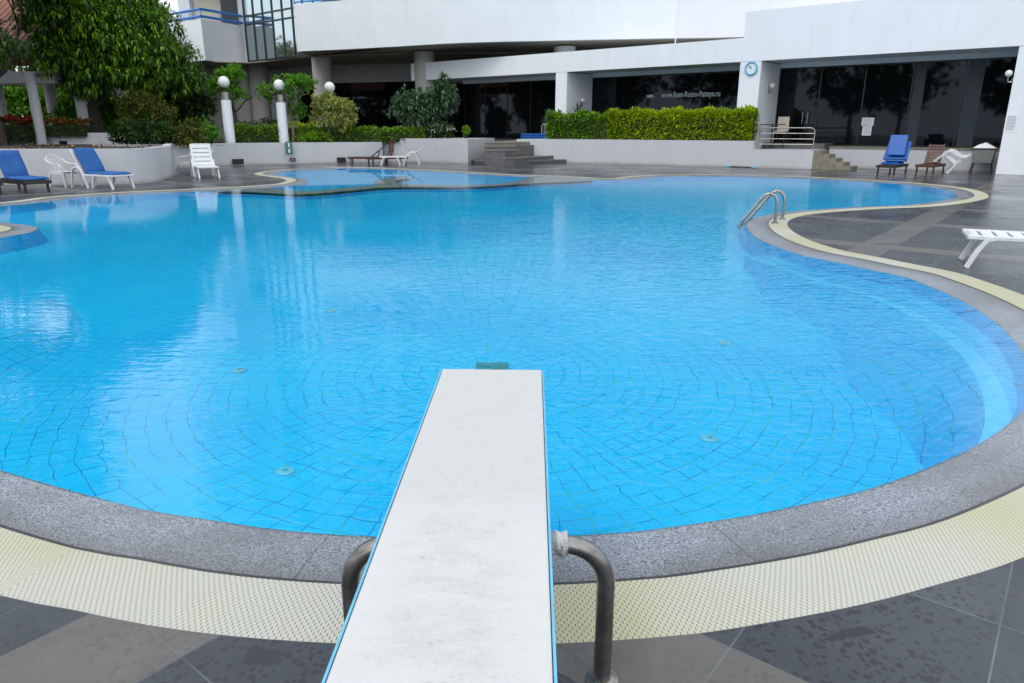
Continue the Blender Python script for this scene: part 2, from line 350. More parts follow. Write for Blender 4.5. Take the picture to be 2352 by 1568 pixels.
# diving board top: worn white grip
m, nt, b = new_mat('worn_grip_surface')
tc = N(nt, 'ShaderNodeTexCoord'); oc = tc.outputs['Object']
sx = N(nt, 'ShaderNodeSeparateXYZ'); nt.links.new(oc, sx.inputs[0])
mpb = N(nt, 'ShaderNodeMapping'); mpb.inputs['Scale'].default_value = (1, 2.4, 1); nt.links.new(oc, mpb.inputs['Vector'])
g1 = Noise(nt, mpb.outputs[0], 75, 5, .75, 1.2)
g2 = Noise(nt, mpb.outputs[0], 7, 7, .75)
mid_ = Mth(nt, 'SUBTRACT', 1, Ramp(nt, Mth(nt, 'ABSOLUTE', Mth(nt, 'ADD', sx.outputs[0], .01)), .08, .19))
tip = Ramp(nt, sx.outputs[1], 1.6, 1.95)
dm = Mth(nt, 'MULTIPLY', Mth(nt, 'ADD', Mth(nt, 'MULTIPLY', mid_, .75), .18), Ramp(nt, g2, .36, .68))
dm = Mth(nt, 'MAXIMUM', dm, Mth(nt, 'MULTIPLY', tip, Mth(nt, 'MULTIPLY_ADD', g2, .6, .25)))
speck = Ramp(nt, g1, .53, .68)
c = MixC(nt, Mth(nt, 'MULTIPLY', dm, .38), (.565, .558, .54), (.34, .335, .325))
c = MixC(nt, Mth(nt, 'MULTIPLY', speck, Mth(nt, 'MULTIPLY_ADD', dm, .7, .12)), c, (.2, .195, .195))
nt.links.new(c, b.inputs['Base Color']); b.inputs['Roughness'].default_value = .7
nt.links.new(Bump(nt, g1, .35, .003), b.inputs['Normal'])
M['board_top'] = m

# ------------------------------------------------------------------ mesh helpers
class MB:
    def __init__(s): s.v = []; s.f = []; s.uv = None
    def add(s, vs, fs):
        o = len(s.v); s.v += [tuple(p) for p in vs]; s.f += [tuple(i + o for i in f) for f in fs]; return s
    def box(s, c, d, rot=None):
        x, y, z = d[0] / 2, d[1] / 2, d[2] / 2
        vs = [Vector((i * x, j * y, k * z)) for i in (-1, 1) for j in (-1, 1) for k in (-1, 1)]
        if rot is not None:
            if isinstance(rot, (int, float)): rot = Matrix.Rotation(rot, 3, 'Z')
            vs = [rot @ p for p in vs]
        vs = [p + Vector(c) for p in vs]
        return s.add(vs, [(0, 1, 3, 2), (4, 6, 7, 5), (0, 4, 5, 1), (2, 3, 7, 6), (0, 2, 6, 4), (1, 5, 7, 3)])
    def b2(s, p, q):   # box from corner to corner
        return s.box([(a + b) / 2 for a, b in zip(p, q)], [abs(b - a) for a, b in zip(p, q)])
    def tube(s, pts, r, n=10, closed=False, ry=None, cap=True):
        pts = [Vector(p) for p in pts]; m = len(pts); rings = []; up0 = None
        for i, p in enumerate(pts):
            if closed: d = pts[(i + 1) % m] - pts[i - 1]
            else: d = pts[min(i + 1, m - 1)] - pts[max(i - 1, 0)]
            d.normalize()
            if up0 is None:
                a = Vector((0, 0, 1)) if abs(d.z) < .9 else Vector((0, 1, 0))
                up0 = (a - d * a.dot(d)).normalized()
            else: up0 = (up0 - d * up0.dot(d)).normalized()
            sd = d.cross(up0)
            rr = r[i] if isinstance(r, (list, tuple)) else r
            r2 = rr if ry is None else ry
            rings.append([p + sd * math.cos(2 * math.pi * k / n) * rr + up0 * math.sin(2 * math.pi * k / n) * r2 for k in range(n)])
        vs = [q for g in rings for q in g]; fs = []
        for i in range(m if closed else m - 1):
            for k in range(n):
                a = i * n + k; b_ = i * n + (k + 1) % n; c_ = ((i + 1) % m) * n + (k + 1) % n; d_ = ((i + 1) % m) * n + k
                fs.append((a, b_, c_, d_))
        if not closed and cap: fs += [tuple(range(n))[::-1], tuple((m - 1) * n + k for k in range(n))]
        return s.add(vs, fs)
    def bar(s, pts, w, t, side=(0, 1, 0)):  # flat bar: w across 'side', t in the plane
        pts = [Vector(p) for p in pts]; sd = Vector(side).normalized(); m = len(pts); vs = []
        for i, p in enumerate(pts):
            d = (pts[min(i + 1, m - 1)] - pts[max(i - 1, 0)]).normalized()
            nn = d.cross(sd).normalized()
            vs += [p + sd * w / 2 + nn * t / 2, p - sd * w / 2 + nn * t / 2, p - sd * w / 2 - nn * t / 2, p + sd * w / 2 - nn * t / 2]
        fs = []
        for i in range(m - 1):
            for k in range(4): fs.append((i * 4 + k, i * 4 + (k + 1) % 4, (i + 1) * 4 + (k + 1) % 4, (i + 1) * 4 + k))
        fs += [(3, 2, 1, 0), tuple((m - 1) * 4 + k for k in range(4))]
        return s.add(vs, fs)
    def lathe(s, prof, n=20, c=(0, 0, 0)):
        vs = []; fs = []
        for r, z in prof:
            vs += [(c[0] + r * math.cos(2 * math.pi * k / n), c[1] + r * math.sin(2 * math.pi * k / n), c[2] + z) for k in range(n)]
        for i in range(len(prof) - 1):
            for k in range(n): fs.append((i * n + k, i * n + (k + 1) % n, (i + 1) * n + (k + 1) % n, (i + 1) * n + k))
        fs += [tuple(range(n))[::-1], tuple((len(prof) - 1) * n + k for k in range(n))]
        return s.add(vs, fs)
    def ball(s, c, r, n=20, sq=1.):
        return s.lathe([(max(.001, r * math.sin(math.pi * i / 14)), -r * sq * math.cos(math.pi * i / 14)) for i in range(15)], n, c)
    def prism(s, poly, z0, z1):   # poly: list of (x,y), vertical extrusion
        n = len(poly)
        vs = [(p[0], p[1], z0) for p in poly] + [(p[0], p[1], z1) for p in poly]
        fs = [(i, (i + 1) % n, n + (i + 1) % n, n + i) for i in range(n)]
        tri = tessellate_polygon([[Vector((p[0], p[1], 0)) for p in poly]])
        fs += [tuple(n + i for i in t) for t in tri] + [tuple(t) for t in tri]
        return s.add(vs, fs)
    def ribbon(s, path, thick, z0, z1):  # wall along an open path
        L, Rr = [], []
        m = len(path)
        for i, p in enumerate(path):
            a = Vector(path[max(i - 1, 0)][:2]); b_ = Vector(path[min(i + 1, m - 1)][:2]); d = (b_ - a).normalized(); nn = Vector((-d.y, d.x))
            L.append((p[0], p[1])); Rr.append((p[0] + nn.x * thick, p[1] + nn.y * thick))
        return s.prism(L + Rr[::-1], z0, z1)
    def build(s, name, mat, parent=None, smooth=False, bevel=0, uv=None, fixn=True):
        me = bpy.data.meshes.new(name); me.from_pydata(s.v, [], s.f)
        if fixn:
            bm = bmesh.new(); bm.from_mesh(me); bmesh.ops.recalc_face_normals(bm, faces=bm.faces); bm.to_mesh(me); bm.free()
        me.materials.append(mat)
        o = bpy.data.objects.new(name, me); C.objects.link(o)
        if parent is not None: o.parent = parent
        if smooth:
            me.shade_smooth() if hasattr(me, 'shade_smooth') else None
            md = o.modifiers.new('es', 'EDGE_SPLIT'); md.split_angle = R(35)
        if bevel:
            md = o.modifiers.new('bv', 'BEVEL'); md.width = bevel; md.segments = 2; md.limit_method = 'ANGLE'
        return o
def tag(o, label=None, cat=None, group=None, kind=None):
    if label: o['label'] = label
    if cat: o['category'] = cat
    if group: o['group'] = group
    if kind: o['kind'] = kind
    return o
def thing(name, label, cat, loc=(0, 0, 0), rz=0., group=None):
    o = bpy.data.objects.new(name, None); C.objects.link(o); o.location = loc; o.rotation_euler = (0, 0, rz); o.empty_display_size = .1
    return tag(o, label, cat, group)
def dup(root, loc, rz, label, group=None, rot=None):
    def cp(o, par):
        c = o.copy(); C.objects.link(c); c.parent = par
        for k in list(KIDS.get(o.name, [])): cp(k, c)
        return c
    KIDS = {}
    for o in list(C.objects):
        if o.parent: KIDS.setdefault(o.parent.name, []).append(o)
    r = cp(root, None); r.location = loc; r.rotation_euler = rot if rot else (0, 0, rz); r['label'] = label
    if group: r['group'] = group
    return r
def sheet(name, poly, holes, z, mat, kind='structure'):
    loops = [[Vector((p[0], p[1], 0)) for p in poly]] + [[Vector((p[0], p[1], 0)) for p in h] for h in holes]
    flat = [p for l in loops for p in l]
    me = bpy.data.meshes.new(name); me.from_pydata([(p.x, p.y, z) for p in flat], [], [tuple(t) for t in tessellate_polygon(loops)])
    bm = bmesh.new(); bm.from_mesh(me)
    for f in bm.faces:
        if f.normal.z < 0: f.normal_flip()
    bm.to_mesh(me); bm.free()
    me.materials.append(mat); o = bpy.data.objects.new(name, me); C.objects.link(o)
    if kind: o['kind'] = kind
    return o
def smooth_path(pts, step=.12, closed=False):
    P = [Vector((p[0], p[1])) for p in pts]; n = len(P); out = []
    for i in range(n if closed else n - 1):
        if closed: p0, p1, p2, p3 = P[i - 1], P[i], P[(i + 1) % n], P[(i + 2) % n]
        else: p0, p1, p2, p3 = P[max(i - 1, 0)], P[i], P[i + 1], P[min(i + 2, n - 1)]
        # centripetal catmull-rom
        t0 = 0; t1 = t0 + max(1e-3, (p1 - p0).length) ** .5; t2 = t1 + max(1e-3, (p2 - p1).length) ** .5; t3 = t2 + max(1e-3, (p3 - p2).length) ** .5
        k = max(1, int((p2 - p1).length / step))
        for j in range(k):
            t = t1 + (t2 - t1) * j / k
            A1 = p0 * ((t1 - t) / (t1 - t0)) + p1 * ((t - t0) / (t1 - t0)); A2 = p1 * ((t2 - t) / (t2 - t1)) + p2 * ((t - t1) / (t2 - t1)); A3 = p2 * ((t3 - t) / (t3 - t2)) + p3 * ((t - t2) / (t3 - t2))
            B1 = A1 * ((t2 - t) / (t2 - t0)) + A2 * ((t - t0) / (t2 - t0)); B2 = A2 * ((t3 - t) / (t3 - t1)) + A3 * ((t - t1) / (t3 - t1))
            out.append(B1 * ((t2 - t) / (t2 - t1)) + B2 * ((t - t1) / (t2 - t1)))
    if not closed: out.append(P[-1])
    return out

# ------------------------------------------------------------------ THE POOL
px = [(0,1367),(162,1399),(339,1435),(538,1461),(772,1477),(1000,1482),(1250,1479),(1476,1466),(1608,1454),(1755,1431),(1979,1388),(2146,1344),(2352,1279)]
O = [G(*p)[:2] for p in px]
O += [(2.92, 2.97), (3.74, 3.7), (4.32, 4.55), (4.74, 5.4), (5.0, 6.2)]
px = [(2352,677),(2271,648),(2197,625),(2095,605),(2016,589),(1948,577),(1880,558),(1839,541),(1816,526),(1808,513),(1820,502),(1854,493),(1933,485),(2027,479),(2140,474),(2215,466),(2257,458),(2271,452),(2264,443),(2234,434),(2178,426),(2102,419),(2008,413),(1900,407.5),(1800,403.5),(1700,401),(1600,400),(1500,401),(1440,405),(1397,409),(1330,405.5),(1250,402),(1185,400),(1060,393),(934,387),(859,384.3),(796,383),(708,386),(668,387.5),(623,391),(600,394),(587,397),(583,399),(591,402),(615,405),(645,409),(658,413),(653,417),(630,422),(593,425),(548,428),(472,431),(400,435),(300,439),(200,445),(100,452),(0,464)]
O += [G(*p)[:2] for p in px]
O += [(-13.3, 15.2), (-14.0, 14.2), (-13.2, 13.3), (-11.0, 12.8), (-9.5, 12.35), (-8.6, 11.7), (-8.95, 10.7), (-10.2, 9.2), (-11.2, 7.6), (-10.4, 5.9), (-8.0, 4.9), (-5.6, 4.0), (-3.6, 2.95)]
OP = smooth_path(O, .11, True)
n = len(OP)
area = sum(OP[i].x * OP[(i + 1) % n].y - OP[(i + 1) % n].x * OP[i].y for i in range(n)) / 2
sgn = 1 if area > 0 else -1
arc = [0.]
for i in range(1, n): arc.append(arc[-1] + (OP[i] - OP[i - 1]).length)
def offs(d, src=OP):
    m = len(src); out = [None] * m
    for i in range(m):
        t = (src[(i + 2) % m] - src[i - 2]).normalized(); nn = Vector((-t.y, t.x)) * sgn
        q = src[i] + nn * d
        lim = (d - .02) ** 2; ok = True
        for j in range(0, m):
            dx = q.x - src[j].x
            if dx > d or dx < -d: continue
            dy = q.y - src[j].y
            if dx * dx + dy * dy < lim: ok = False; break
        if ok: out[i] = q
    good = [i for i in range(m) if out[i] is not None]
    res = list(out); gset = set(good)
    for i in range(m):
        if i in gset: continue
        k = 1
        while True:
            if (i - k) % m in gset: res[i] = out[(i - k) % m]; break
            if (i + k) % m in gset: res[i] = out[(i + k) % m]; break
            k += 1
    return res
MP = offs(.31); WP = offs(.68)
def ring(name, A, za, Bq, zb, mat, v0, v1, kind='structure', drop=None):
    mb = MB(); m = len(A)
    mb.v = [(p.x, p.y, za) for p in A] + [(p.x, p.y, zb) for p in Bq]
    mb.f = [(i, (i + 1) % m, m + (i + 1) % m, m + i) for i in range(m)]
    me = bpy.data.meshes.new(name); me.from_pydata(mb.v, [], mb.f)
    uvl = me.uv_layers.new(name='UVMap'); L = []
    for i in range(m):
        u0 = arc[i]; u1 = arc[i + 1] if i + 1 < m else arc[i] + .11
        L += [(u0, v0), (u1, v0), (u1, v1), (u0, v1)]
    for k, l in enumerate(uvl.data): l.uv = L[k]
    bm = bmesh.new(); bm.from_mesh(me)
    if abs(zb - za) < .2:
        for f in bm.faces:
            if f.normal.z < 0: f.normal_flip()
    bm.to_mesh(me); bm.free()
    me.materials.append(mat); o = bpy.data.objects.new(name, me); C.objects.link(o)
    if kind: o['kind'] = kind
    return o
sheet('pool_deck', [(-160, -60), (160, -60), (160, 220), (-160, 220)], [OP], 0., M['deck'])
ring('overflow_grating', OP, -.002, MP, -.002, M['grating'], 0, .31)
ring('granite_coping', MP, -.004, WP, -.032, M['granite'], 0., .37)
ring('pool_wall', WP, -.032, offs(.95), -.56, M['pool_wall'], 0, 1)
sheet('pool_water', MP, [], -.031, M['water'])
# floor: shallow dish
mb = MB(); nx, ny = 60, 70
def fz(x, y):
    K = [(-9, -.52), (6, -.52), (9, -.36), (11, -.26), (15, -.21), (22, -.18), (60, -.17)]
    for (y0, z0), (y1, z1) in zip(K, K[1:]):
        if y <= y1: return z0 + (z1 - z0) * max(0, (y - y0) / (y1 - y0))
    return -.17
for j in range(ny + 1):
    for i in range(nx + 1):
        x = -16 + 34 * i / nx; y = 1 + 32 * j / ny; mb.v.append((x, y, fz(x, y)))
for j in range(ny):
    for i in range(nx): a = j * (nx + 1) + i; mb.f.append((a, a + 1, a + nx + 2, a + nx + 1))
tag(mb.build('pool_floor', M['pool_floor'], fixn=False), kind='structure')
# ledge on the right side: its nosing traced, its outer side running under the coping
LZ = -.15
lp = smooth_path([G(*p, LZ)[:2] for p in [(1712,590),(1760,606),(1835,634),(1935,664),(2030,696),(2120,744),(2190,798),(2233,850),(2258,910),(2262,960),(2246,1020),(2190,1100)]], .15)
def shift(path, d):
    out = []
    for i, p in enumerate(path):
        t_ = (path[min(i + 1, len(path) - 1)] - path[max(i - 1, 0)]).normalized(); out.append(p + Vector((-t_.y, t_.x)) * d)
    return out
lq = shift(lp, .14)
if (lq[len(lq) // 2] - Vector((6, 6))).length > (lp[len(lp) // 2] - Vector((6, 6))).length: lq = shift(lp, -.14)
m_ = len(lp)
nzm = MB(); nzm.v = [(p.x, p.y, LZ) for p in lp] + [(p.x, p.y, LZ) for p in lq]; nzm.f = [(i, i + 1, m_ + i + 1, m_ + i) for i in range(m_ - 1)]
tag(nzm.build('pool_ledge_nosing', M['nosing'], fixn=False), kind='structure')
nzm = MB(); lr = [p * 2 - q for p, q in zip(lp, lq)]; lr = [p + (r_ - p) * 6 * min(1, i / 8, (m_ - 1 - i) / 14) for i, (p, r_) in enumerate(zip(lp, lr))]; nzm.v = [(p.x, p.y, LZ) for p in lp] + [(p.x, p.y, -.56) for p in lr]; nzm.f = [(i, i + 1, m_ + i + 1, m_ + i) for i in range(m_ - 1)]
tag(nzm.build('pool_ledge_riser', M['pool_ledge'], fixn=False), kind='structure')
sheet('pool_ledge', [(p.x, p.y) for p in lq] + [(3.0, 2.9), (4.6, 4.2), (5.2, 6.5), (5.6, 9.0), (5.6, 11.4)], [], LZ - .001, M['pool_ledge'])
mb = MB(); circ = [(-7.2 + 2.45 * math.cos(a * math.pi / 32), 6.3 + 2.45 * math.sin(a * math.pi / 32)) for a in range(64)]
mb.lathe([(3.0, -.56), (2.45, -.27), (.01, -.27)], 64, (-7.2, 6.3, 0)); tag(mb.build('pool_bench', M['pool_floor']), kind='structure')
mb = MB(); mb.prism([(-7.2 + 2.0 * math.cos(a * math.pi / 32), 6.3 + 2.0 * math.sin(a * math.pi / 32)) for a in range(64)], -.268, -.21); tag(mb.build('pool_bench_step', M['pool_ledge']), kind='structure')
# submerged dividing wall of the children's pools
Lw = [(430,432),(472,434.6),(563,436.3),(608,438.4),(653,440.7),(691,442),(728,440),(789,434.9),(827,431.6),(864,428),(922,426),(1010,426),(1110,424.5),(1173,420.5),(1240,416.5),(1299,414),(1360,411.5),(1400,409)]
Uw = [(1360,406.5),(1299,406),(1215,405),(1200,410),(1173,416),(1110,420.6),(1035,421.8),(960,420.6),(922,418),(907,413.4),(915,410),(934,407.5),(950,405.2),(932,403.6),(900,405),(878,407.6),(862,411.5),(864,415.6),(866,420),(850,423.4),(827,426),(789,428.8),(743,433),(706,435.4),(668,433.5),(638,430),(605,428),(540,429),(450,431)]
Lg = smooth_path([G(*p)[:2] for p in Lw], .3); Ug = smooth_path([G(*p)[:2] for p in Uw], .2)
isl = [(p.x, p.y) for p in Lg + Ug]
mb = MB(); mb.prism(isl, -.055, -.033); tag(mb.build('pool_divider_coping', simple('divider_stone', (.33, .34, .33), .5, var=.12)), kind='structure')
mb = MB(); mb.prism([(p.x, p.y) for p in Lg] + [(7, 27), (4, 31.5), (-12, 34), (-12.5, 24)], -.6, -.11); tag(mb.build('shallow_pool_floor', M['pool_ledge']), kind='structure')

# inlets and drain on the pool floor
first = None
for i, (x, y, lab) in enumerate([(655,1080,'round green-white inlet fitting on the pool floor near the left foreground edge'),(1630,1005,'round inlet fitting on the pool floor right of the diving board'),(550,850,'round inlet fitting on the pool floor far left of the board tip'),(1665,785,'round inlet fitting on the pool floor beyond the board, right side'),(760,708,'round inlet fitting on the pool floor farthest away, left of centre')]):
    g = G(x, y, -.48); z = fz(g[0], g[1]); g = G(x, y, z + .01); z = fz(g[0], g[1])
    if first is None:
        first = thing('floor_inlet', lab, 'pool inlet', (g[0], g[1], z), 0, 'inlet fittings on the pool floor')
        MB().lathe([(.062, 0), (.062, .008), (.05, .014), (.001, .014)], 24).build('rim', M['grille'], first, True)
        MB().lathe([(.018, .014), (.016, .018), (.001, .018)], 16).build('nozzle', M['drain'], first, True)
    else: dup(first, (g[0], g[1], z), 0, lab)
g = G(1130, 846, -.5)
t = thing('main_drain', 'green drain cover on the pool floor just beyond the diving board tip', 'drain', (g[0], g[1], fz(g[0], g[1])))
mb = MB().box((0, 0, .01), (.3, .3, .012)); mb.build('cover', M['drain'], t, bevel=.003)
mb = MB(); [mb.box((0, -.14 + .035 * i, .02), (.3, .01, .006)) for i in range(9)]; mb.build('slats', M['drain'], t)

# ------------------------------------------------------------------ DIVING BOARD
yaw = -math.atan(.028)
t = thing('diving_board', 'white diving board with worn grip and pale blue edges over the pool', 'diving board', (-.175, 0, .56), yaw)
BW = .447
mb = MB(); mb.b2((-BW / 2, -1.3, -.02), (BW / 2, 3.04, 0)); mb.build('grip_surface', M['board_top'], t, bevel=.006)
mb = MB(); mb.b2((-BW / 2 - .002, -1.29, -.055), (BW / 2 + .002, 3.033, -.0225)); mb.build('core', M['board_blue'], t, bevel=.006)
mb = MB(); [mb.b2((sx * (BW / 2 + .002), -1.28, -.05), (sx * (BW / 2 + .009), 3.028, -.003)) for sx in (-1, 1)]; mb.build('edge_trim', M['board_blue'], t, bevel=.002)
mb = MB(); mb.b2((-.24, -1.25, -.56), (.24, -.75, -.056)); mb.build('rear_mount', M['steel_dark'], t, bevel=.02)
# bent support rail
t = thing('support_rail', 'bent steel tube carrying the diving board, feet on the deck', 'rail', (-.098, 1.77, 0), 0)
hw, rr = .37, .13; TR = .0265
pts = [(-hw, 0, 0), (-hw, 0, .12), (-hw, 0, .47 - rr)]
for k in range(1, 9): a = math.pi / 2 * k / 8; pts.append((-hw + rr * (1 - math.cos(a)), 0, .47 - rr + rr * math.sin(a)))
pts += [(0, 0, .47)]
pts += [(-p[0], p[1], p[2]) for p in pts[:-1][::-1]]
MB().tube(pts, TR, 20).build('tube', M['steel_dark'], t, True)
for sx in (-1, 1): MB().lathe([(.05, 0), (.05, .004), (.032, .008), (.029, .01)], 24, (sx * hw, 0, .001)).build('foot_flange', M['steel_dark'], t, True)
# crumbling foam wrap
mb = MB(); pr = []
rings = [(x, .033 + .003 * math.sin(x * 400)) for x in [.195 + .005 * i for i in range(13)]]
mb.tube([(x - .0, 0, .47 + .004 * math.sin(x * 230)) for x, _ in rings], [r_ for _, r_ in rings], 14)
mb.build('foam_wrap', M['foam'], t, True)

# ------------------------------------------------------------------ POOL LADDER
t = thing('pool_ladder', 'stainless steel pool ladder with two curved handrails at the right bank', 'ladder', (0, 0, 0))
A = Vector(G(1780, 512)); B = Vector(G(1797, 503)); A.z = B.z = 0
dirw = Vector(G(1708, 508)) - A; dirw.z = 0; dirw = Vector((-.93, .3, 0)).normalized()
gap = (B - A)
for q in (A, B):
    pts = [(q.x, q.y, 0)]
    prof = [(0, .18), (0, .32), (.015, .41), (.06, .48), (.13, .51), (.21, .48), (.28, .4), (.42, .2), (.55, .02), (.59, -.06), (.6, -.13)]
    sp_ = smooth_path([(a, z) for a, z in [(0, 0)] + prof], .04)
    pts = [(q.x + dirw.x * p.x, q.y + dirw.y * p.x, p.y) for p in sp_]
    MB().tube(pts, .026, 14).build('handrail', M['steel'], t, True)
    MB().lathe([(.06, 0), (.055, .02), (.03, .026)], 20, (q.x, q.y, 0)).build('flange', M['steel_dark'], t, True)
for z in (-.075,):
    o = A + dirw * (.60)
    c = o + gap / 2; ang = math.atan2(gap.y, gap.x)
    MB().box((c.x, c.y, z), (gap.length, .09, .025), ang).build('tread', M['steel'], t, bevel=.005)

# ------------------------------------------------------------------ WALLS AROUND THE DECK
AX, AY = -6.05, 45.47
LL = math.hypot(.783, .621); ux, uy = .783 / LL, -.621 / LL; ex, ey = .621 / LL, .783 / LL
WROT = math.atan2(uy, ux)
def WL(a, y, z=0.): return (AX + ux * a + ex * y, AY + uy * a + ey * y, z)
def wall_thing(name, label, path, thick, z1, mat, cap=True, step=.4, sm=True):
    p = smooth_path(path, step) if sm else [Vector(q) for q in path]
    mb = MB(); mb.ribbon([(q.x, q.y) for q in p], thick, 0, z1)
    o = mb.build(name, mat); tag(o, label, 'wall')
    o.data.shade_smooth(); md = o.modifiers.new('es', 'EDGE_SPLIT'); md.split_angle = R(40); return o
# planter A (left)
pa = [G(*p)[:2] for p in [(-260, 430), (-120, 427), (0, 425), (120, 424.5), (230, 424), (305, 422.5), (355, 418)]]
ecx, ecy = G(381, 411)[:2]
pa += [(ecx - .1, ecy + .3), (ecx - .35, ecy + 1.4), (ecx - 1.2, ecy + 3.2), (ecx - 2.1, ecy + 5.4)]
wall_thing('planter_wall', 'curved grey planter wall under the big tree, behind the blue loungers', pa, .25, 1.03, M['wall_grey'])
pb = [G(*p)[:2] for p in [(350, 386), (385, 385.5), (450, 383), (560, 378.5), (670, 376), (760, 374.5), (846, 373.3), (880, 372)]]
pb = [(-17.2, 30.2)] + pb[1:]
wall_thing('planter_wall', 'long grey planter wall with the green depth sign and black vents', pb, .3, .97, M['wall_grey'])
pc = [G(*p)[:2] for p in [(852, 370.5), (930, 371.5), (1000, 373.3), (1075, 376)]]
c1 = Vector(pc[-1]); c2 = Vector(WL(8.3, -2.2)[:2])
mb = MB(); mb.prism([tuple(q) for q in pc] + [(c2.x, c2.y), (pc[0][0] + .5, pc[0][1] + 4)], 0, 1.13)
tag(mb.build('planter_wall', M['wall_grey']), 'low grey wall block left of the curved entrance steps', 'wall')
# wall D
pdm = [WL(10.55, -3.2), WL(11.2, -2.72), WL(12.7, -2.05), WL(15, -1.7), WL(18, -1.38), WL(21.6, -1.06)]
pd_ = smooth_path([q[:2] for q in pdm], .5)
mb = MB()
back = [WL(21.6, -.3)[:2], WL(17, -.3)[:2], WL(11.4, -.3)[:2], WL(10.2, -2.4)[:2]]
mb.prism([(q.x, q.y) for q in pd_] + back, 0, 1.1)
tag(mb.build('planter_wall', M['wall_grey']), 'long grey wall carrying the lime green hedge', 'wall')
mb = MB(); mb.prism([WL(21.6, -1.05)[:2], WL(24.0, -.76)[:2], WL(24.0, 1.0)[:2], WL(21.6, 1.0)[:2]], 0, .75)
tag(mb.build('landing_wall', M['wall_grey']), 'lower grey wall under the steel railing', 'wall')
# right-hand steps (down to the deck)
t = thing('garden_steps', 'narrow stone steps beside the steel railing', 'steps', (0, 0, 0))
for i in range(5):
    z1 = .75 - .15 * i
    MB().prism([WL(24.0 + .3 * i, -.75 + .0 * i)[:2], WL(24.3 + .3 * i, -.72)[:2], WL(24.3 + .3 * i, .25)[:2], WL(24.0 + .3 * i, .25)[:2]], 0, z1).build('step', M['step_yellow'], t, bevel=.008)
# wing front dwarf wall
t = thing('terrace_wall', 'low white wall below the big dark windows behind the stacked loungers', 'wall', (AX, AY, 0), WROT)
MB().b2((24.02, 1.4, 0), (30.3, 2.38, .81)).build('wall_body', M['wall_grey'], t)
MB().b2((24.0, 1.35, .812), (30.3, 2.39, .86)).build('sill', M['step_yellow'], t, bevel=.005)
# entrance steps
t = thing('entrance_steps', 'curved dark stone steps rising to the hotel entrance', 'steps', (0, 0, 0))
def zz3(x, y): return ((1200 + x / 2.352) * .5904, (150 + y / 2.352) * .5904)
fronts = [[(1462, 1105), (1700, 1122), (2000, 1116), (2200, 1108), (2345, 1104)], [(1612, 1085), (1800, 1089), (2000, 1083), (2190, 1072)],
          [(1612, 1052), (1800, 1052), (2000, 1040)], [(1612, 1020), (1800, 1020), (1950, 1010)], [(1612, 982), (1900, 980)], [(1612, 948), (1890, 945)]]
for i, fr_ in enumerate(fronts):
    z = .165 * (i + 1)
    p = [G(*zz3(*q), z)[:2] for q in fr_]
    if len(p) > 2: p = [tuple(q) for q in smooth_path(p, .3)]
    bk = [WL(11.8 if i < 2 else 10.5, 1.0)[:2], WL(7.6, 1.0)[:2]]
    MB().prism(list(p) + bk, 0, z).build('step', M['stone_step'] if i < 5 else M['step_yellow'], t, bevel=.008)
    MB().bar([(q[0], q[1] - .012, z - .02) for q in p], .03, .044, (0, 0, 1)).build('nosing', M['lit_step_edge'], t)  # paler nosing bars put the light on the tread edges into colour
# terrace slabs / garden soil
mb = MB(); mb.prism([WL(-3, -1.5)[:2], WL(7.6, 1.02)[:2], WL(23.9, 1.02)[:2], WL(23.9, 2.8)[:2], WL(10, 16)[:2], WL(-20, 16)[:2]], .0, .985)
tag(mb.build('terrace_paving', M['stone_step']), kind='structure')
mb = MB(); mb.prism([(q[0] - .1, q[1] + .12) for q in pa[:7]] + [(ecx - .3, ecy + .4), (ecx - .5, ecy + 1.4), (ecx - 1.5, ecy + 3.2), (-17.3, 30.4)] + [(q[0], q[1] + .15) for q in pb[1:]] + [WL(-1, -2)[:2], (-10, 49), (-30, 58), (-70, 60), (-60, 20)], 0, .93)
tag(mb.build('garden_soil', M['soil']), kind='structure')

# ------------------------------------------------------------------ HOTEL WING (right)
t = thing('hotel_wing', 'white low hotel wing with dark windows, pillars and deep white fascia', 'building', (AX, AY, 0), WROT)
WT = t
D = 2.4
mb = MB(); mb.b2((0, 0, 4.36), (20.36, .3, 5.31)); mb.build('fascia', M['wall_white'], t)
mb = MB(); mb.b2((20.361, -.004, 4.36), (34, .3, 6.33)); mb.build('fascia', M['wall_white'], t)
mb = MB(); mb.b2((0, .301, 4.40), (34, 9, 4.8)); mb.build('soffit', M['wall_white'], t)
mb = MB(); mb.b2((20.37, .301, 4.81), (34, 9, 6.3)); mb.build('roof_block', M['wall_white'], t)
for a0, a1, z0 in ((10.58, 11.28, 0), (20.3, 21.22, 0), (30.27, 33.5, 0)):
    MB().b2((a0, .012, z0), (a1, D + .1, 4.36)).build('pillar', M['wall_white'], t, bevel=.01)
for a0, a1, z0, n_ in ((2.0, 10.58, .985, 5), (11.28, 20.3, .985, 1), (21.22, 30.27, .86, 5)):
    MB().b2((a0, D, 4.2), (a1, D + .25, 4.4)).build('lintel', M['wall_white'], t)
    MB().b2((a0, D + .06, z0), (a1, D + .1, 4.2)).build('window_pane', M['glass_dark'], t)
    w = (a1 - a0) / n_
    fm = MB()
    for k in range(n_ + 1):
        xx = min(max(a0 + w * k, a0 + .03), a1 - .03); fm.b2((xx - .025, D + .03, z0 + .02), (xx + .025, D + .055, 4.18))
    fm.b2((a0, D + .03, 4.14), (a1, D + .056, 4.2)); fm.b2((a0, D + .03, z0), (a1, D + .056, z0 + .06))
    fm.build('window_frame', M['dark_frame'], t)
h_ = MB()
for a in (22.45, 22.67): h_.tube([(a, D, 1.75), (a, D - .07, 1.8), (a, D - .07, 2.3), (a, D, 2.35)], .014, 8)
h_.build('door_handle', M['steel'], t, True)
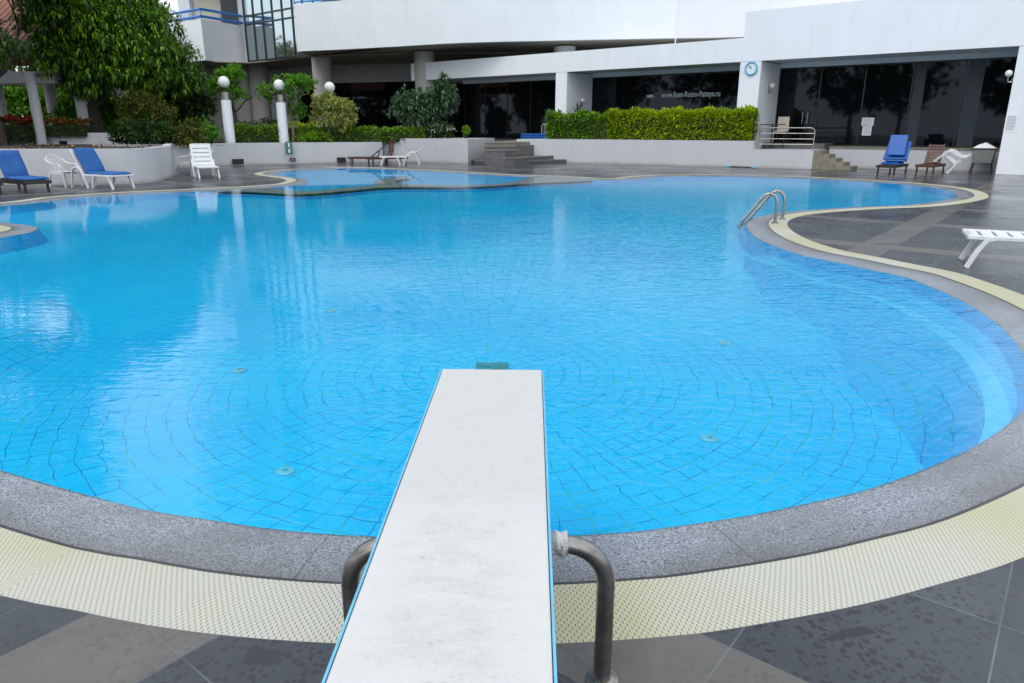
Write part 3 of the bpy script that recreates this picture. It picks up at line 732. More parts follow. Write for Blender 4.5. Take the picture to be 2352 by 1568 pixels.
# interior curtain strips seen through the glass on the right
cv = MB()
for a0, a1 in ((26.7, 27.1), (28.55, 29.1)): cv.b2((a0, D + .052, .92), (a1, D + .058, 4.12))
mcv = simple('curtain_seen_through_glass', (.013, .027, .035), .5); cv.build('curtain_strip', mcv, t)
# window lettering
def text(name, s, a, z, size, mat, label, bold=0.):
    cu = bpy.data.curves.new(name, 'FONT'); cu.body = s; cu.size = size; cu.extrude = .002; cu.align_x = 'LEFT'; cu.offset = bold
    tmp = bpy.data.objects.new(name, cu); C.objects.link(tmp); bpy.context.view_layer.update()
    me = bpy.data.meshes.new_from_object(tmp.evaluated_get(bpy.context.evaluated_depsgraph_get())); bpy.data.objects.remove(tmp)
    me.materials.clear(); me.materials.append(mat); me.name = name; o = bpy.data.objects.new(name, me); C.objects.link(o)
    o.location = WL(a, D - .01 + .03, z); o.rotation_euler = (R(90), 0, WROT); tag(o, label, 'lettering'); return o
def FL(x, y, off=0.):
    r = ray(x, y); t_ = (off + AX * ex + AY * ey) / (r[0] * ex + r[1] * ey)
    dx, dy = r[0] * t_ - AX, r[1] * t_ - AY
    return dx * ux + dy * uy, CH + r[2] * t_
a0, z0 = FL(1519, 224, D); a1, z1 = FL(1654, 217, D)
o = text('window_lettering', 'www.Rent-Room-Pattaya.ru', a0, z0 + .0, .38, M['letters'], 'pale web address lettered on the dark window above the lime hedge', .006)
bpy.context.view_layer.update(); o.scale = ((a1 - a0) / max(.1, o.dimensions.x), 1, 1)
a0, z0 = FL(1485, 224, D); a1, _ = FL(1500, 220, D)
o = text('window_lettering', 'win', a0, z0, .28, M['letters_white'], 'short white word win on the dark window, left of the web address', .003)
bpy.context.view_layer.update(); o.scale = ((a1 - a0) / max(.1, o.dimensions.x), 1, 1)

# clock
ca, cz = FL(1726, 157, 0.)
t = thing('wall_clock', 'round blue-rimmed clock high on the white pillar', 'clock', WL(ca, .006, cz), WROT)
def disc(r0, y0, y1, r1=None):
    m_ = MB(); nn = 32; vs = [(r0 * math.cos(2 * math.pi * k / nn), y0, r0 * math.sin(2 * math.pi * k / nn)) for k in range(nn)] + [(r0 * math.cos(2 * math.pi * k / nn), y1, r0 * math.sin(2 * math.pi * k / nn)) for k in range(nn)]
    m_.add(vs, [(k, (k + 1) % nn, nn + (k + 1) % nn, nn + k) for k in range(nn)] + [tuple(range(nn)), tuple(range(nn, 2 * nn))]); return m_
MB().tube([(.25 * math.cos(2 * math.pi * k / 32), -.04, .25 * math.sin(2 * math.pi * k / 32)) for k in range(32)], .035, 10, True).build('rim', M['clock_rim'], t, True)
disc(.25, 0, -.035).build('clock_face', M['clock_face'], t)
hm = MB(); hm.bar([(0, -.045, 0), (-.06, -.045, .10)], .012, .02, (0, 1, 0)); hm.build('hour_hand', M['black'], t)
hm = MB(); hm.bar([(.01, -.052, -.02), (-.13, -.052, .13)], .01, .012, (0, 1, 0)); hm.build('minute_hand', M['black'], t)
for k in range(12): MB().box((.2 * math.sin(k * math.pi / 6), -.038, .2 * math.cos(k * math.pi / 6)), (.014, .006, .014)).build('hour_mark', M['print'], t)

# wall lamps (globe sconces)
def sconce(loc, rz, lab):
    t = thing('wall_lamp', lab, 'wall lamp', loc, rz, 'globe lamps on the pillars')
    MB().box((0, -.01, -.22), (.09, .02, .16)).build('mount', M['steel'], t, bevel=.005)
    MB().tube([(0, -.01, -.26), (0, -.12, -.27), (0, -.14, -.2), (0, -.14, -.08)], .018, 8).build('arm', M['steel'], t, True)
    MB().ball((0, -.14, .02), .12).build('globe', M['globe'], t, True); return t
s0 = sconce(WL(11.3, 1.3, 3.0), WROT + R(90), 'small globe lamp on the side of the pillar above the purple plant')
_, z = FL(1768, 200, 1.0)
dup(s0, WL(21.24, 1.15, 3.38), WROT + R(90), 'small globe lamp on the side of the clock pillar')
dup(s0, WL(30.24, .12, 3.45), WROT - R(90), 'globe lamp at the edge of the rightmost white pillar')
# paper notices
def notice(loc, rz, w, h, lab, lines=6, sub=None):
    t = thing('notice', lab, 'notice', loc, rz)
    MB().box((0, -.004, 0), (w, .006, h)).build('sheet', sub or M['paper'], t)
    lm = MB(); [lm.box((0, -.009, h * .36 - h * .72 * i / max(1, lines - 1)), (w * .74, .003, h * .035)) for i in range(lines)]; lm.build('printed_lines', M['print'], t); return t
a, z = FL(1993, 279, D); notice(WL(a, D + .02, z), WROT, .48, .33, 'upper white paper taped to the dark window', 5)
a, z = FL(1991, 298, D); notice(WL(a, D + .02, z), WROT, .36, .46, 'lower white paper taped to the dark window', 7)
a, z = FL(2322, 282, 0); notice(WL(a, .008, z), WROT, .36, .62, 'faint rules notice on the rightmost white pillar', 10, M['wall_white'])
a, z = FL(1287, 268, 0); notice(WL(a, .008, z), WROT, .32, .5, 'faint rules notice on the narrow pillar left of the hedge', 10, M['wall_white'])

# steel railing on the landing
t = thing('steel_railing', 'stainless steel railing with three inner bars on the low landing wall', 'railing', (0, 0, 0))
ra = FL(1741, 343, -.9)[0] - .2; rb = 23.9
y_ = -.75
P0 = lambda a, z: WL(a, y_ + (a - 21.6) * .12, z)
pts = [P0(21.72, .75), P0(21.72, 1.45), P0(21.75, 1.55), P0(21.85, 1.62), P0(22.6, 1.63), P0(23.7, 1.63), P0(23.82, 1.6), P0(23.88, 1.5), P0(23.88, .75)]
MB().tube(pts, .028, 10).build('top_rail', M['steel'], t, True)
for z in (.97, 1.19, 1.41): MB().tube([P0(21.74, z), P0(23.86, z)], .016, 8).build('inner_bar', M['steel'], t, True)
# bar table and beige chair behind railing
t = thing('bar_table', 'dark pedestal table behind the steel railing', 'table', WL(21.85, .35, .75), WROT)
MB().box((0, 0, 1.02), (.95, .5, .035)).build('table_top', M['wood_dark'], t, bevel=.005)
MB().tube([(0, 0, .03), (0, 0, 1.0)], .035, 12).build('pedestal', M['dark_frame'], t, True)
for k in range(4): MB().bar([(0, 0, .08), (.26 * math.cos(k * math.pi / 2 + .5), .26 * math.sin(k * math.pi / 2 + .5), .02)], .05, .035, (0, 0, 1)).build('foot', M['dark_frame'], t)
t = thing('high_chair', 'beige-backed chair beside the dark pedestal table', 'chair', WL(21.95, 1.2, .75), WROT)
MB().box((0, .2, 1.05), (.5, .05, .6)).build('backrest', M['beige'], t, bevel=.02)
MB().box((0, 0, .72), (.5, .45, .08)).build('seat', M['beige'], t, bevel=.02)
for sx in (-1, 1):
    for sy in (-1, 1): MB().box((sx * .21, sy * .19, .35), (.04, .04, .7)).build('leg', M['dark_frame'], t)

# cable / pole at the wall foot
t = thing('cleaning_pole', 'black pool cleaning pole with blue ends lying at the wall foot', 'pole', (0, 0, 0))
A = Vector(G(1674, 383.5)); B = Vector(G(1732, 386)); A.z = B.z = .03
MB().tube([A, B], .022, 8).build('shaft', M['black'], t, True)
for q in (A, B):
    d = (B - A).normalized() * .12; MB().tube([q - d, q + d], .03, 8).build('end_cap', M['clock_rim'], t, True)

# vents, depth sign on wall B
def on_wallB(px_, py_): return G(px_, py_, .2)
def vent(px_, py_, w, h, lab, depth=None, base=(0, 0), rz=None):
    gx, gy, _ = G(px_, base[0]); z = Yp(px_, py_, gy - .03)[2]
    t = thing('wall_vent', lab, 'vent', (gx, gy - .02, z), rz if rz is not None else R(4), 'black vents in the low walls')
    MB().box((0, 0, 0), (w, .03, h)).build('opening', M['black'], t)
    m_ = MB(); [m_.box((0, -.018, -h / 2 + h * (i + .5) / 4), (w * .94, .008, .012)) for i in range(4)]; m_.build('louvres', M['dark_frame'], t); return t
vent(548, 371, .5, .24, 'black vent at the foot of the long wall, left of the depth sign', base=(379.4,), rz=R(28))
vent(785, 367, .42, .24, 'black vent in the long wall beside the wooden lounger', base=(374.4,), rz=R(10))
gx, gy, _ = G(668, 376.2)
t = thing('depth_sign', 'tall green sign with two white figures on the grey wall', 'sign', (gx, gy - .06, 0), R(18))
zt = Yp(668, 325, gy)[2]; zb = Yp(668, 353, gy)[2]
MB().box((0, 0, (zt + zb) / 2), (.3, .03, zt - zb)).build('panel', M['green_sign'], t, bevel=.004)
mk = MB(); hgt = zt - zb
for zc in (zb + hgt * .74, zb + hgt * .24):
    mk.box((0, -.02, zc), (.07, .008, hgt * .3)); mk.box((-.015, -.021, zc + hgt * .13), (.1, .008, hgt * .05))
mk.box((0, -.021, zb + hgt * .49), (.2, .008, hgt * .02)); mk.build('white_marks', M['white_mark'], t)
t = thing('wall_socket_box', 'small dark-framed box with a thin cable below the green sign', 'socket box', (gx + .12, gy - .05, Yp(673, 366, gy)[2]), R(18))
MB().box((0, 0, 0), (.26, .05, .17)).build('frame', M['black'], t, bevel=.01)
MB().box((0, -.03, 0), (.15, .02, .09)).build('cover', M['canvas_grey'], t)
MB().tube([(-.3, 0, .35), (-.3, 0, .08), (-.25, 0, 0), (-.13, 0, -.01)], .01, 6).build('cable', M['canvas_grey'], t)

# ------------------------------------------------------------------ HOTEL TOWER
t = thing('hotel_tower', 'tall white hotel block with curved balcony parapets above the garden', 'building', (0, 0, 0))
HT = t
arcp = smooth_path([(-12.9, 45.9), (-12.74, 45.55), (-9.7, 44.3), (-6.74, 42.96), (-2.69, 41.05), (2.58, 39.9), (7.6, 39.05), (10.2, 38.75), (14.51, 37.9), (20, 37.6), (27, 38.4)], .6)
ap = [(p.x, p.y) for p in arcp]
zs = [(6.0, 8.58), (10.6, 12.9), (15.0, 17.2), (19.4, 21.4), (23.8, 25.8), (28.2, 30.0)]
js = min(range(len(ap)), key=lambda i: abs(ap[i][0] - G(1556, 88, 6)[0]))
for k, (z0, z1) in enumerate(zs):
    if k == 0:
        MB().ribbon(ap[:js + 1], .3, z0, z1).build('parapet', M['wall_white'], t)
        MB().ribbon(ap[js:], .3, z0, z1).build('parapet', M['wall_pink'], t)
    else: MB().ribbon(ap, .3, z0, z1).build('parapet', M['wall_white'], t)
    slab = [(q[0] + .05, q[1] + .31) for q in ap] + [(27, 62), (-12.4, 62)]
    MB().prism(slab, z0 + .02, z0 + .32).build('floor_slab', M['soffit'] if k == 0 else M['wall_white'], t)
    if k < len(zs):
        top = zs[k + 1][0] if k + 1 < len(zs) else 32
        bp = [(q[0] + .7, q[1] + 2.6) for q in ap]
        MB().ribbon(bp, .2, z0 + .33, top).build('window_wall', M['glass_dark'] if k else M['wall_cream'], t)
        m_ = len(bp)
        for i in range(2, m_ - 1, 5): MB().box((bp[i][0], bp[i][1] - .3, (z0 + top) / 2), (.35, .5, top - z0 - .6)).build('partition', M['wall_white'], t)
    br_ = [(q[0] + .0, q[1] + .15) for q in ap]
    mbr = MB()
    for zz in (z1 + .12, z1 + .3): mbr.tube([(q[0], q[1], zz) for q in br_], .045, 6)
    for i in range(0, len(br_), 3): mbr.tube([(br_[i][0], br_[i][1], z1), (br_[i][0], br_[i][1], z1 + .3)], .02, 6)
    mbr.build('balcony_rail', M['blue_paint'], t)
MB().ribbon([(q[0], q[1] + .3) for q in ap], 1.5, 32, 32.8).build('roof_edge', M['wall_white'], t)
# joint and downpipe
jx, jy = ap[js]
MB().tube([(jx, jy - .02, 5.7), (jx, jy - .02, 8.6)], .03, 8).build('downpipe', M['wall_white'], t)
# curtain wall
ca0 = Vector(G(571, 143, 6)); ca1 = Vector(G(730, 126, 6)); dv = (ca1 - ca0).normalized(); ca1 = ca0 + dv * 14
nv_ = Vector((-dv.y, dv.x, 0)); nv_ = nv_ if nv_.y < 0 else -nv_
def vquad(a, b_, z0, z1, th=.1):
    m_ = MB(); m_.prism([(a.x, a.y), (b_.x, b_.y), (b_.x - nv_.x * th, b_.y - nv_.y * th), (a.x - nv_.x * th, a.y - nv_.y * th)], z0, z1); return m_
vquad(ca0, ca1, 6.0, 34).build('curtain_wall', M['glass_mirror'], t)
fm = MB(); 
for k in range(12):
    p = ca0 + dv * (1.13 * k + .03) + nv_ * .02; fm.box((p.x, p.y, 20), (.07, .09, 28), math.atan2(dv.y, dv.x))
for z in (6.03, Yp(575, 58, ca0.y)[2], Yp(575, 38, ca0.y)[2], 14.6, 15.4, 19.2, 23.6, 28):
    p = (ca0 + ca1) / 2 + nv_ * .015; fm.box((p.x, p.y, z), ((ca1 - ca0).length, .08, .1 if z > 6.1 else .14), math.atan2(dv.y, dv.x))
fm.build('mullions', M['dark_frame'], t)
# soffit and ground floor
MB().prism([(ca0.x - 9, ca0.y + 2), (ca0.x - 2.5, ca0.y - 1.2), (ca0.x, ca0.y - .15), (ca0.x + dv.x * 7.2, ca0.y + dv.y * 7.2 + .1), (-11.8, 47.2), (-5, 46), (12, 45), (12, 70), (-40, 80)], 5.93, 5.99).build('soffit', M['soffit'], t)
gp = smooth_path([(-32, 66), (-24, 63), (-19.5, 59.5), (-15, 55.5), (-9, 53.2), (0, 52), (10, 51)], 1.2)
gpl = [(p.x, p.y) for p in gp]
MB().ribbon(gpl, .4, 4.75, 5.93).build('lintel', M['wall_grey'], t)
MB().ribbon([(a, b_ + .25) for a, b_ in gpl], .1, .9, 4.75).build('shop_window', M['glass_dark'], t)
for px_, Y_, r_ in ((745, 48.5, .6), (978, 45.3, .6), (1295, 42.5, .6), (563, 55.5, .72), (600, 55.0, .68), (500, 57., .6)):
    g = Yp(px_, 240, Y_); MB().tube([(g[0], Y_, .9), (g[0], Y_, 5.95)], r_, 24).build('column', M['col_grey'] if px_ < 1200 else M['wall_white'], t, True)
# left balcony block
bc = Vector(G(472, 138, 6)); be = Vector(G(569, 148, 6))
dR = (be - bc); dR.z = 0; lenR = dR.length; dR.normalize(); dLft = Vector((-.80, .60, 0))
btop = Yp(462, 43, bc.y)[2]
L0 = bc + dLft * 9
MB().prism([(L0.x, L0.y), (bc.x, bc.y), (be.x, be.y), (be.x + dLft.x * 9, be.y + dLft.y * 9)], 6.0, btop).build('balcony_box', M['wall_white'], t)
rl_ = MB(); be2 = be - dR * .1
for dz in (.18, .62):
    rl_.bar([(L0.x, L0.y, btop + dz), (bc.x, bc.y, btop + dz)], .08, .13, (0, 0, 1)) if False else None
    rl_.tube([(L0.x, L0.y + .1, btop + dz), (bc.x, bc.y + .1, btop + dz), (be2.x, be2.y, btop + dz)], .085, 8)
for k in range(6):
    q = bc + dLft * (k * 1.4) if k < 4 else bc + dR * ((k - 3) * 1.7); rl_.tube([(q.x, q.y + .1, btop), (q.x, q.y + .1, btop + .6)], .03, 6)
rl_.build('balcony_rail', M['blue_paint'], t)
bk0 = bc + dR * 3.4 + dLft * 7; bk1 = be + dLft * .05
MB().prism([(bk0.x, bk0.y), (bk1.x, bk1.y), (bk1.x + .2, bk1.y + .6), (bk0.x + .2, bk0.y + .6)], btop - .1, 33).build('rear_wall', M['wall_cream'], t)
q0 = bk1 - (bk1 - bk0).normalized() * 2.3; q1 = bk1 - (bk1 - bk0).normalized() * .4
MB().prism([(q0.x, q0.y - .12), (q1.x, q1.y - .12), (q1.x, q1.y - .02), (q0.x, q0.y - .02)], btop - .05, btop + 2.6).build('balcony_door', M['glass_dark'], t)
q2 = bk1 + dR * .05; MB().box((q2.x, q2.y, 20), (.35, .5, 28), math.atan2(dR.y, dR.x)).build('side_fin', M['wall_white'], t)
for k in range(5): MB().prism([(L0.x, L0.y), (bc.x, bc.y), (be.x, be.y), (be.x + dLft.x * 9, be.y + dLft.y * 9)], btop + 3.2 + 4.6 * k, btop + 5.2 + 4.6 * k).build('upper_balcony', M['wall_white'], t)
p5 = bc + dLft * 2.9 + dR * .9
MB().box((p5.x, p5.y, btop + 1.6), (.8, .8, 3.2)).build('balcony_post', M['wall_white'], t)

# ------------------------------------------------------------------ PAVILION on the left
t = thing('garden_pavilion', 'grey pavilion with round columns and clay tiled roof behind the trees', 'building', (0, 0, 0))
cols = [((92, 331), .2, .4), ((200, 330), .3, 1.9)]
for (px_, py_), r_, z in cols:
    g = G(px_, py_, .95); g = Yp(px_, 300, g[1] + z); MB().tube([(g[0], g[1], .9), (g[0], g[1], 3.9)], r_, 20).build('column', M['wall_grey'], t, True)
for px_, Y_, r_ in ((125, 40, .28), (283, 42, .34), (5, 41, .3), (-40, 34, .2)):
    g = Yp(px_, 270, Y_); MB().tube([(g[0], Y_, .9), (g[0], Y_, 4.0)], r_, 18).build('column', M['wall_white'], t, True)
gA = G(207, 330, .95); gB = G(92, 331, .95)
MB().box((gB[0] - 6.2, gA[1] + .5, 3.75), (13.2, .5, .5)).build('beam', M['wall_grey'], t)
MB().box((-30.5, 41, 4.1), (17, .5, .5)).build('beam', M['wall_grey'], t)
rf = MB(); E = [(-5.2, -4.2, 0), (5.2, -4.2, 0), (5.2, 4.2, 0), (-5.2, 4.2, 0), (-1.2, 0, 2.7), (1.2, 0, 2.7)]
rf.add(E + [(x, y, z - .14) for x, y, z in E[:4]], [(0, 1, 5, 4), (1, 2, 5), (2, 3, 4, 5), (3, 0, 4), (0, 6, 7, 1), (1, 7, 8, 2), (2, 8, 9, 3), (3, 9, 6, 0), (6, 9, 8, 7)])
ro = rf.build('roof', M['roof_tile'], t); ro.location = (-24.4, 37.2, 5.0)

# low white wall behind garden bed with vent
g0 = G(100, 332, .93); g1 = G(250, 331, .93)
tag(MB().b2((g0[0] - 12, g0[1] + .9, .9), (g1[0] + 2.2, g1[1] + 1.15, 1.42)).build('garden_wall', M['wall_white']), 'low white wall behind the flame tree bed, under the orange flowers', 'wall')
tt = thing('wall_vent', 'black vent in the low white wall beside the pavilion column', 'vent', (Yp(145, 327, g0[1] + .88)[0], g0[1] + .885, Yp(145, 327, g0[1] + .88)[2]), 0, 'black vents in the low walls')
MB().box((0, 0, 0), (.34, .02, .14)).build('opening', M['black'], tt)

# ------------------------------------------------------------------ GLOBE LAMP POSTS
def lamp_post(loc, h, lab):
    t = thing('lamp_post', lab, 'lamp post', loc, 0, 'globe lamps on round white posts')
    MB().tube([(0, 0, 0), (0, 0, h - .95)], [.235, .215], 24).build('post', M['wall_white'], t, True)
    MB().tube([(0, 0, h - .95), (0, 0, h - .62)], [.222, .222], 24).build('steel_collar', M['steel_dark'], t, True)
    MB().tube([(0, 0, h - .62), (0, 0, h - .4)], [.1, .08], 12).build('neck', M['black'], t, True)
    MB().ball((0, 0, h - .18), .255, 28).build('globe', M['globe'], t, True)
for px_, py_, Y_, sc, lab in ((514, 188, 34.2, 1.0, 'tallest globe lamp post, left, next to the big tree'), (641, 195, 35.6, .98, 'middle globe lamp post beside the green sign wall'), (757, 200, 37.2, .97, 'rightmost globe lamp, rising behind the pale variegated bush')):
    g = Yp(px_, py_, Y_)
    lamp_post((Yp(px_ + 14, 330, Y_)[0] * 0 + g[0], Y_, .9), g[2] + .18 - .9, lab)

# ------------------------------------------------------------------ VEGETATION
def leaf(mb, p, d, up, L, W, bend=.3):
    d = d.normalized(); sd = d.cross(up)
    if sd.length < 1e-3: sd = Vector((1, 0, 0))
    sd.normalize(); nn = sd.cross(d)
    a = p; m1 = p + d * L * .5 + nn * L * bend * .18; e = p + d * L - nn * L * bend * .35
    mb.add([a, m1 - sd * W / 2, e, m1 + sd * W / 2], [(0, 1, 2, 3)])
def rv():
    while True:
        v = Vector((rnd.uniform(-1, 1), rnd.uniform(-1, 1), rnd.uniform(-1, 1)))
        if .05 < v.length < 1: return v.normalized()
def crown(blobs, ncl, per, L, W, droop, name, mat, parent, shell=.55, spread=.35, upbias=.0, lump=.18):
    mb = MB(); vol = [b_[3] * b_[4] * b_[5] for b_ in blobs]; tot = sum(v ** .67 for v in vol)
    for b_, v in zip(blobs, vol):
        ph = [rnd.uniform(0, 6.28) for _ in range(4)]
        for _ in range(int(ncl * v ** .67 / tot)):
            d = rv()
            if d.z < -.5 and rnd.random() < .5: d.z = -d.z
            rr_ = (shell + (1 - shell) * rnd.random() ** .6)
            lum = 1 + lump * (math.sin(d.x * 5 + ph[0]) * math.sin(d.y * 6 + ph[1]) + .6 * math.sin(d.z * 9 + ph[2] + d.x * 4))
            c = Vector((b_[0] + d.x * b_[3] * rr_ * lum, b_[1] + d.y * b_[4] * rr_ * lum, b_[2] + d.z * b_[5] * rr_ * lum))
            ax = (Vector((d.x, d.y, d.z * .6 + upbias)) + rv() * spread).normalized()
            for k in range(per):
                q = rv(); ld = (ax * .55 + q * .8); ld.z -= droop * rnd.uniform(.5, 1.2); ld.normalize()
                leaf(mb, c + q * L * .12, ld, Vector((0, 0, 1)), L * rnd.uniform(.7, 1.2), W * rnd.uniform(.8, 1.2), .6)
    o = mb.build(name, mat, parent, fixn=False); return o
def branches(mb, p, d, L, r, depth, fan=.55):
    q = p + d * L
    mid_ = (p + q) / 2 + rv() * L * .08
    mb.tube([p, mid_, q], [r, r * .85, r * .68], 8)
    if depth <= 0: return
    for _ in range(rnd.choice((2, 3))):
        nd = (d + rv() * fan); nd.z = abs(nd.z) * .8 + .15; nd.normalize()
        branches(mb, q, nd, L * rnd.uniform(.6, .85), r * .62, depth - 1, fan)
def tree(name, label, loc, trunk_h, r, blobs, ncl, per, L, W, droop, mat, bark='bark', group=None, lean=(0, 0), depth=3, shell=.55, bl=None):
    t = thing(name, label, 'tree', loc, 0, group)
    mb = MB(); top = Vector((lean[0], lean[1], trunk_h))
    pr = smooth_path([(0, -.1), (.3, trunk_h * .3), (.6, trunk_h * .7), (1, trunk_h)], .25)
    pts = [Vector((lean[0] * p.x + .05 * math.sin(p.y * 3), lean[1] * p.x, p.y)) for p in pr]; m_ = len(pts)
    mb.tube(pts, [r * (1.45 - .5 * min(1, i / m_ * 3)) if i < m_ / 3 else r * (.95 - .25 * i / m_) for i in range(m_)], 12)
    for k in range(4):
        a = k * 1.6 + rnd.random(); d = Vector((math.cos(a) * .7, math.sin(a) * .7, .75)).normalized()
        branches(mb, pts[-1] - Vector((0, 0, .15)), d, bl or trunk_h * .6, r * .55, depth)
    mb.build('trunk', M[bark], t, True)
    crown(blobs, ncl, per, L, W, droop, 'crown', mat, t, shell)
    return t
# big mango tree
g = G(226, 329, .93)
tree('mango_tree', 'large dense round tree with drooping glossy leaves on the left planter', (g[0], g[1], .93), 1.75, .36,
     [(1.4, 0, 4.4, 3.2, 3.2, 2.0), (3.0, -.3, 3.4, 1.9, 2.2, 1.2), (.6, .2, 6.4, 2.4, 2.7, 2.2), (1.3, -.2, 5.6, 2.5, 2.7, 2.1), (3.9, .3, 2.9, 1.0, 1.4, .7), (0, -.3, 3.6, 1.7, 2.1, 1.2), (1.1, -1.7, 3.5, 2.5, 1.5, 1.1), (.3, -.5, 2.65, 1.2, 1.0, .5), (2.0, -2, 4.7, 1.6, 1.4, 1.3), (.2, -1.8, 5.4, 1.7, 1.4, 1.4)],
     6400, 10, .33, .08, .42, M['leaf_mango'])
# trees at left: flame tree with dark feathery crown
g = Yp(-10, 285, 30.5)
tree('flame_tree', 'dark feathery tree at the left edge, its crown hanging over the pavilion roof', (g[0], 30.5, .93), 2.6, .22,
     [(-2, 0, 9.6, 4.6, 3.6, 2.6), (-1.6, 0, 13.0, 4.0, 3.4, 2.6), (-3, 0, 16.2, 3.6, 3.2, 2.2), (-6.5, 0, 11, 3.6, 3.2, 3.4), (-3.2, -1.5, 6.4, 3.4, 3.0, 2.3), (.9, -1.4, 6.5, 2.3, 1.6, .9), (.9, -1.6, 3.75, 2.1, 1.4, .7), (-1.6, -1.5, 4.9, 1.0, 1.2, .8), (2.3, -1.2, 7.4, 2.0, 1.6, .8), (-3.4, -1.8, 4.4, 2.0, 2.0, 1.1), (2.4, -1., 7.0, 2.2, 2.2, 1.3), (-1.5, -2.5, 3.95, 1.6, 1.2, .5), (-2.5, -2.5, 5.6, 2.4, 1.6, 1.4)], 9000, 10, .3, .065, .5, M['leaf_fern'], shell=.4)
# darker tree right behind the mango (crown edge at 400-490)
g = Yp(436, 300, 38.5)
tree('frangipani_tree', 'dark broad-leaved tree hanging behind the right side of the big round tree', (g[0], 38.5, .93), 1.2, .14,
     [(-.2, 0, 2.4, 1.7, 1.5, 1.2), (-.9, 0, 4.0, 1.5, 1.4, 1.2), (.6, -.1, 1.75, 1.0, 1.0, .7)], 760, 7, .34, .11, .1, M['leaf_dark'], depth=2, shell=.3)
# background trees
bgt = [(-30, 50, 4.0, 5, 'leaf_dark', 'dark green tree behind the middle pavilion columns'), (-34, 46, 4.8, 5, 'leaf_hedge', 'loose mid-green tree far behind the pavilion, farthest left'), (-27, 52, 4.2, 4.6, 'leaf_olive', 'yellow-green tree far behind the pavilion columns'), (-43, 40, 6, 5.5, 'leaf_dark', 'dark tree beyond the left frame edge behind the pavilion'), (-22.5, 47, 2.6, 3.4, 'leaf_bright', 'bright green tree behind the big round tree trunk')]
for x, y, hz_, rr_, lf, lab in bgt:
    tree('garden_tree', lab, (x, y, .9), 2.2, .18, [(0, 0, hz_ - .6, rr_, rr_ * .8, 3.2), (1.2, -.5, hz_ - 2.2, rr_ * .6, rr_ * .6, 1.7), (-1.4, 0, hz_ + 1.2, rr_ * .7, rr_ * .6, 2.2)], 900, 7, .42, .16, .2, M[lf], group='trees behind the pavilion', depth=2)
# trees behind the photographer's left, seen mirrored in the windows
for x, y, s, lab in [(-31, 15, 1.5, 'very broad tree far left of the pool, outside the picture'), (-36, 6, 1.6, 'tallest tree far left of the pool, outside the picture'), (-40, 21, 1.5, 'tree beyond the left garden, outside the picture'), (-22, 4, 1.2, 'broad tree left of the pool, outside the picture'), (-27, -6, 1.4, 'tall tree left of the photographer, outside the picture'), (-16, -9, 1.1, 'tree behind the photographer, outside the picture')]:
    tree('garden_tree', lab, (x, y, 0), 2.6 * s, .25, [(0, 0, 5.2 * s, 3.4 * s, 3.2 * s, 2.6 * s), (1.5, 1, 3.8 * s, 2 * s, 2 * s, 1.4 * s)], 520, 7, .55, .26, .3, M['leaf_dark'], group='trees mirrored in the windows', depth=1)

def bush(name, label, cat, loc, blobs, ncl, per, L, W, mat, droop=.1, bark='bark', flowers=None, group=None, stems=5, sh=.35, core=True):
    t = thing(name, label, cat, loc, 0, group)
    mb = MB(); b0 = blobs[0]
    for k in range(stems):
        b_ = blobs[k % len(blobs)]
        e = Vector((b_[0] + rnd.uniform(-.5, .5) * b_[3], b_[1] + rnd.uniform(-.4, .4) * b_[4], b_[2] + .3 * b_[5])); s_0 = Vector((rnd.uniform(-.06, .06), rnd.uniform(-.06, .06), 0))
        mb.tube([s_0, (s_0 + e) / 2 + rv() * .08, e], [.035, .025, .012], 6)
    mb.build('stems', M[bark], t, True)
    crown(blobs, ncl, per, L, W, droop, 'foliage', mat, t, sh)
    if flowers:
        fm = MB()
        for _ in range(flowers[1]):
            b_ = rnd.choice(blobs); d = rv(); d.y = -abs(d.y); d.z = abs(d.z) if flowers[2] else d.z
            c = Vector((b_[0] + d.x * b_[3], b_[1] + d.y * b_[4], b_[2] + d.z * b_[5]))
            for k in range(5): q = rv(); leaf(fm, c, q, Vector((0, 0, 1)), flowers[3], flowers[3] * .7, .2)
        fm.build('flowers', M[flowers[0]], t, fixn=False)
    return t
def at(px_, py_, Y_): return Yp(px_, py_, Y_)
# pale variegated bush
g = at(770, 300, 36.6)
bush('variegated_bush', 'pale yellow-green round bush on a short stem before the third lamp', 'bush', (g[0], 36.6, .93), [(0, 0, 1.35, 1.05, .9, .85), (-.45, -.1, 1.7, .6, .6, .6), (.5, 0, 1.2, .6, .6, .6)], 900, 6, .15, .08, M['leaf_variegated'], flowers=('flower_red', 5, False, .07), bark='bark_pale')
# slender tree with pale trunk by lamp 2
g = at(672, 320, 36.2)
tree('slender_tree', 'slender pale-trunked small tree right of the middle globe lamp', (g[0], 36.2, .93), 1.5, .07, [(0, 0, 2.55, 1.0, .8, .6), (-1.0, 0, 2.3, .6, .5, .5), (.7, 0, 2.8, .7, .6, .4), (.3, .2, 1.5, .5, .5, .6)], 420, 7, .15, .075, .15, M['leaf_bright'], 'bark_pale', depth=2, shell=.1, bl=.75)
g = at(548, 315, 35.6)
tree('slender_tree', 'small bright feathery tree just right of the tallest globe lamp', (g[0], 35.6, .93), 1.55, .07, [(-.3, 0, 2.7, .6, .5, .75), (.1, 0, 3.1, .5, .5, .5), (.25, 0, 2.2, .4, .4, .35), (-.9, 0, 2.5, .35, .4, .4)], 300, 7, .17, .08, .15, M['leaf_bright'], 'bark', depth=1, shell=.1, bl=.7)
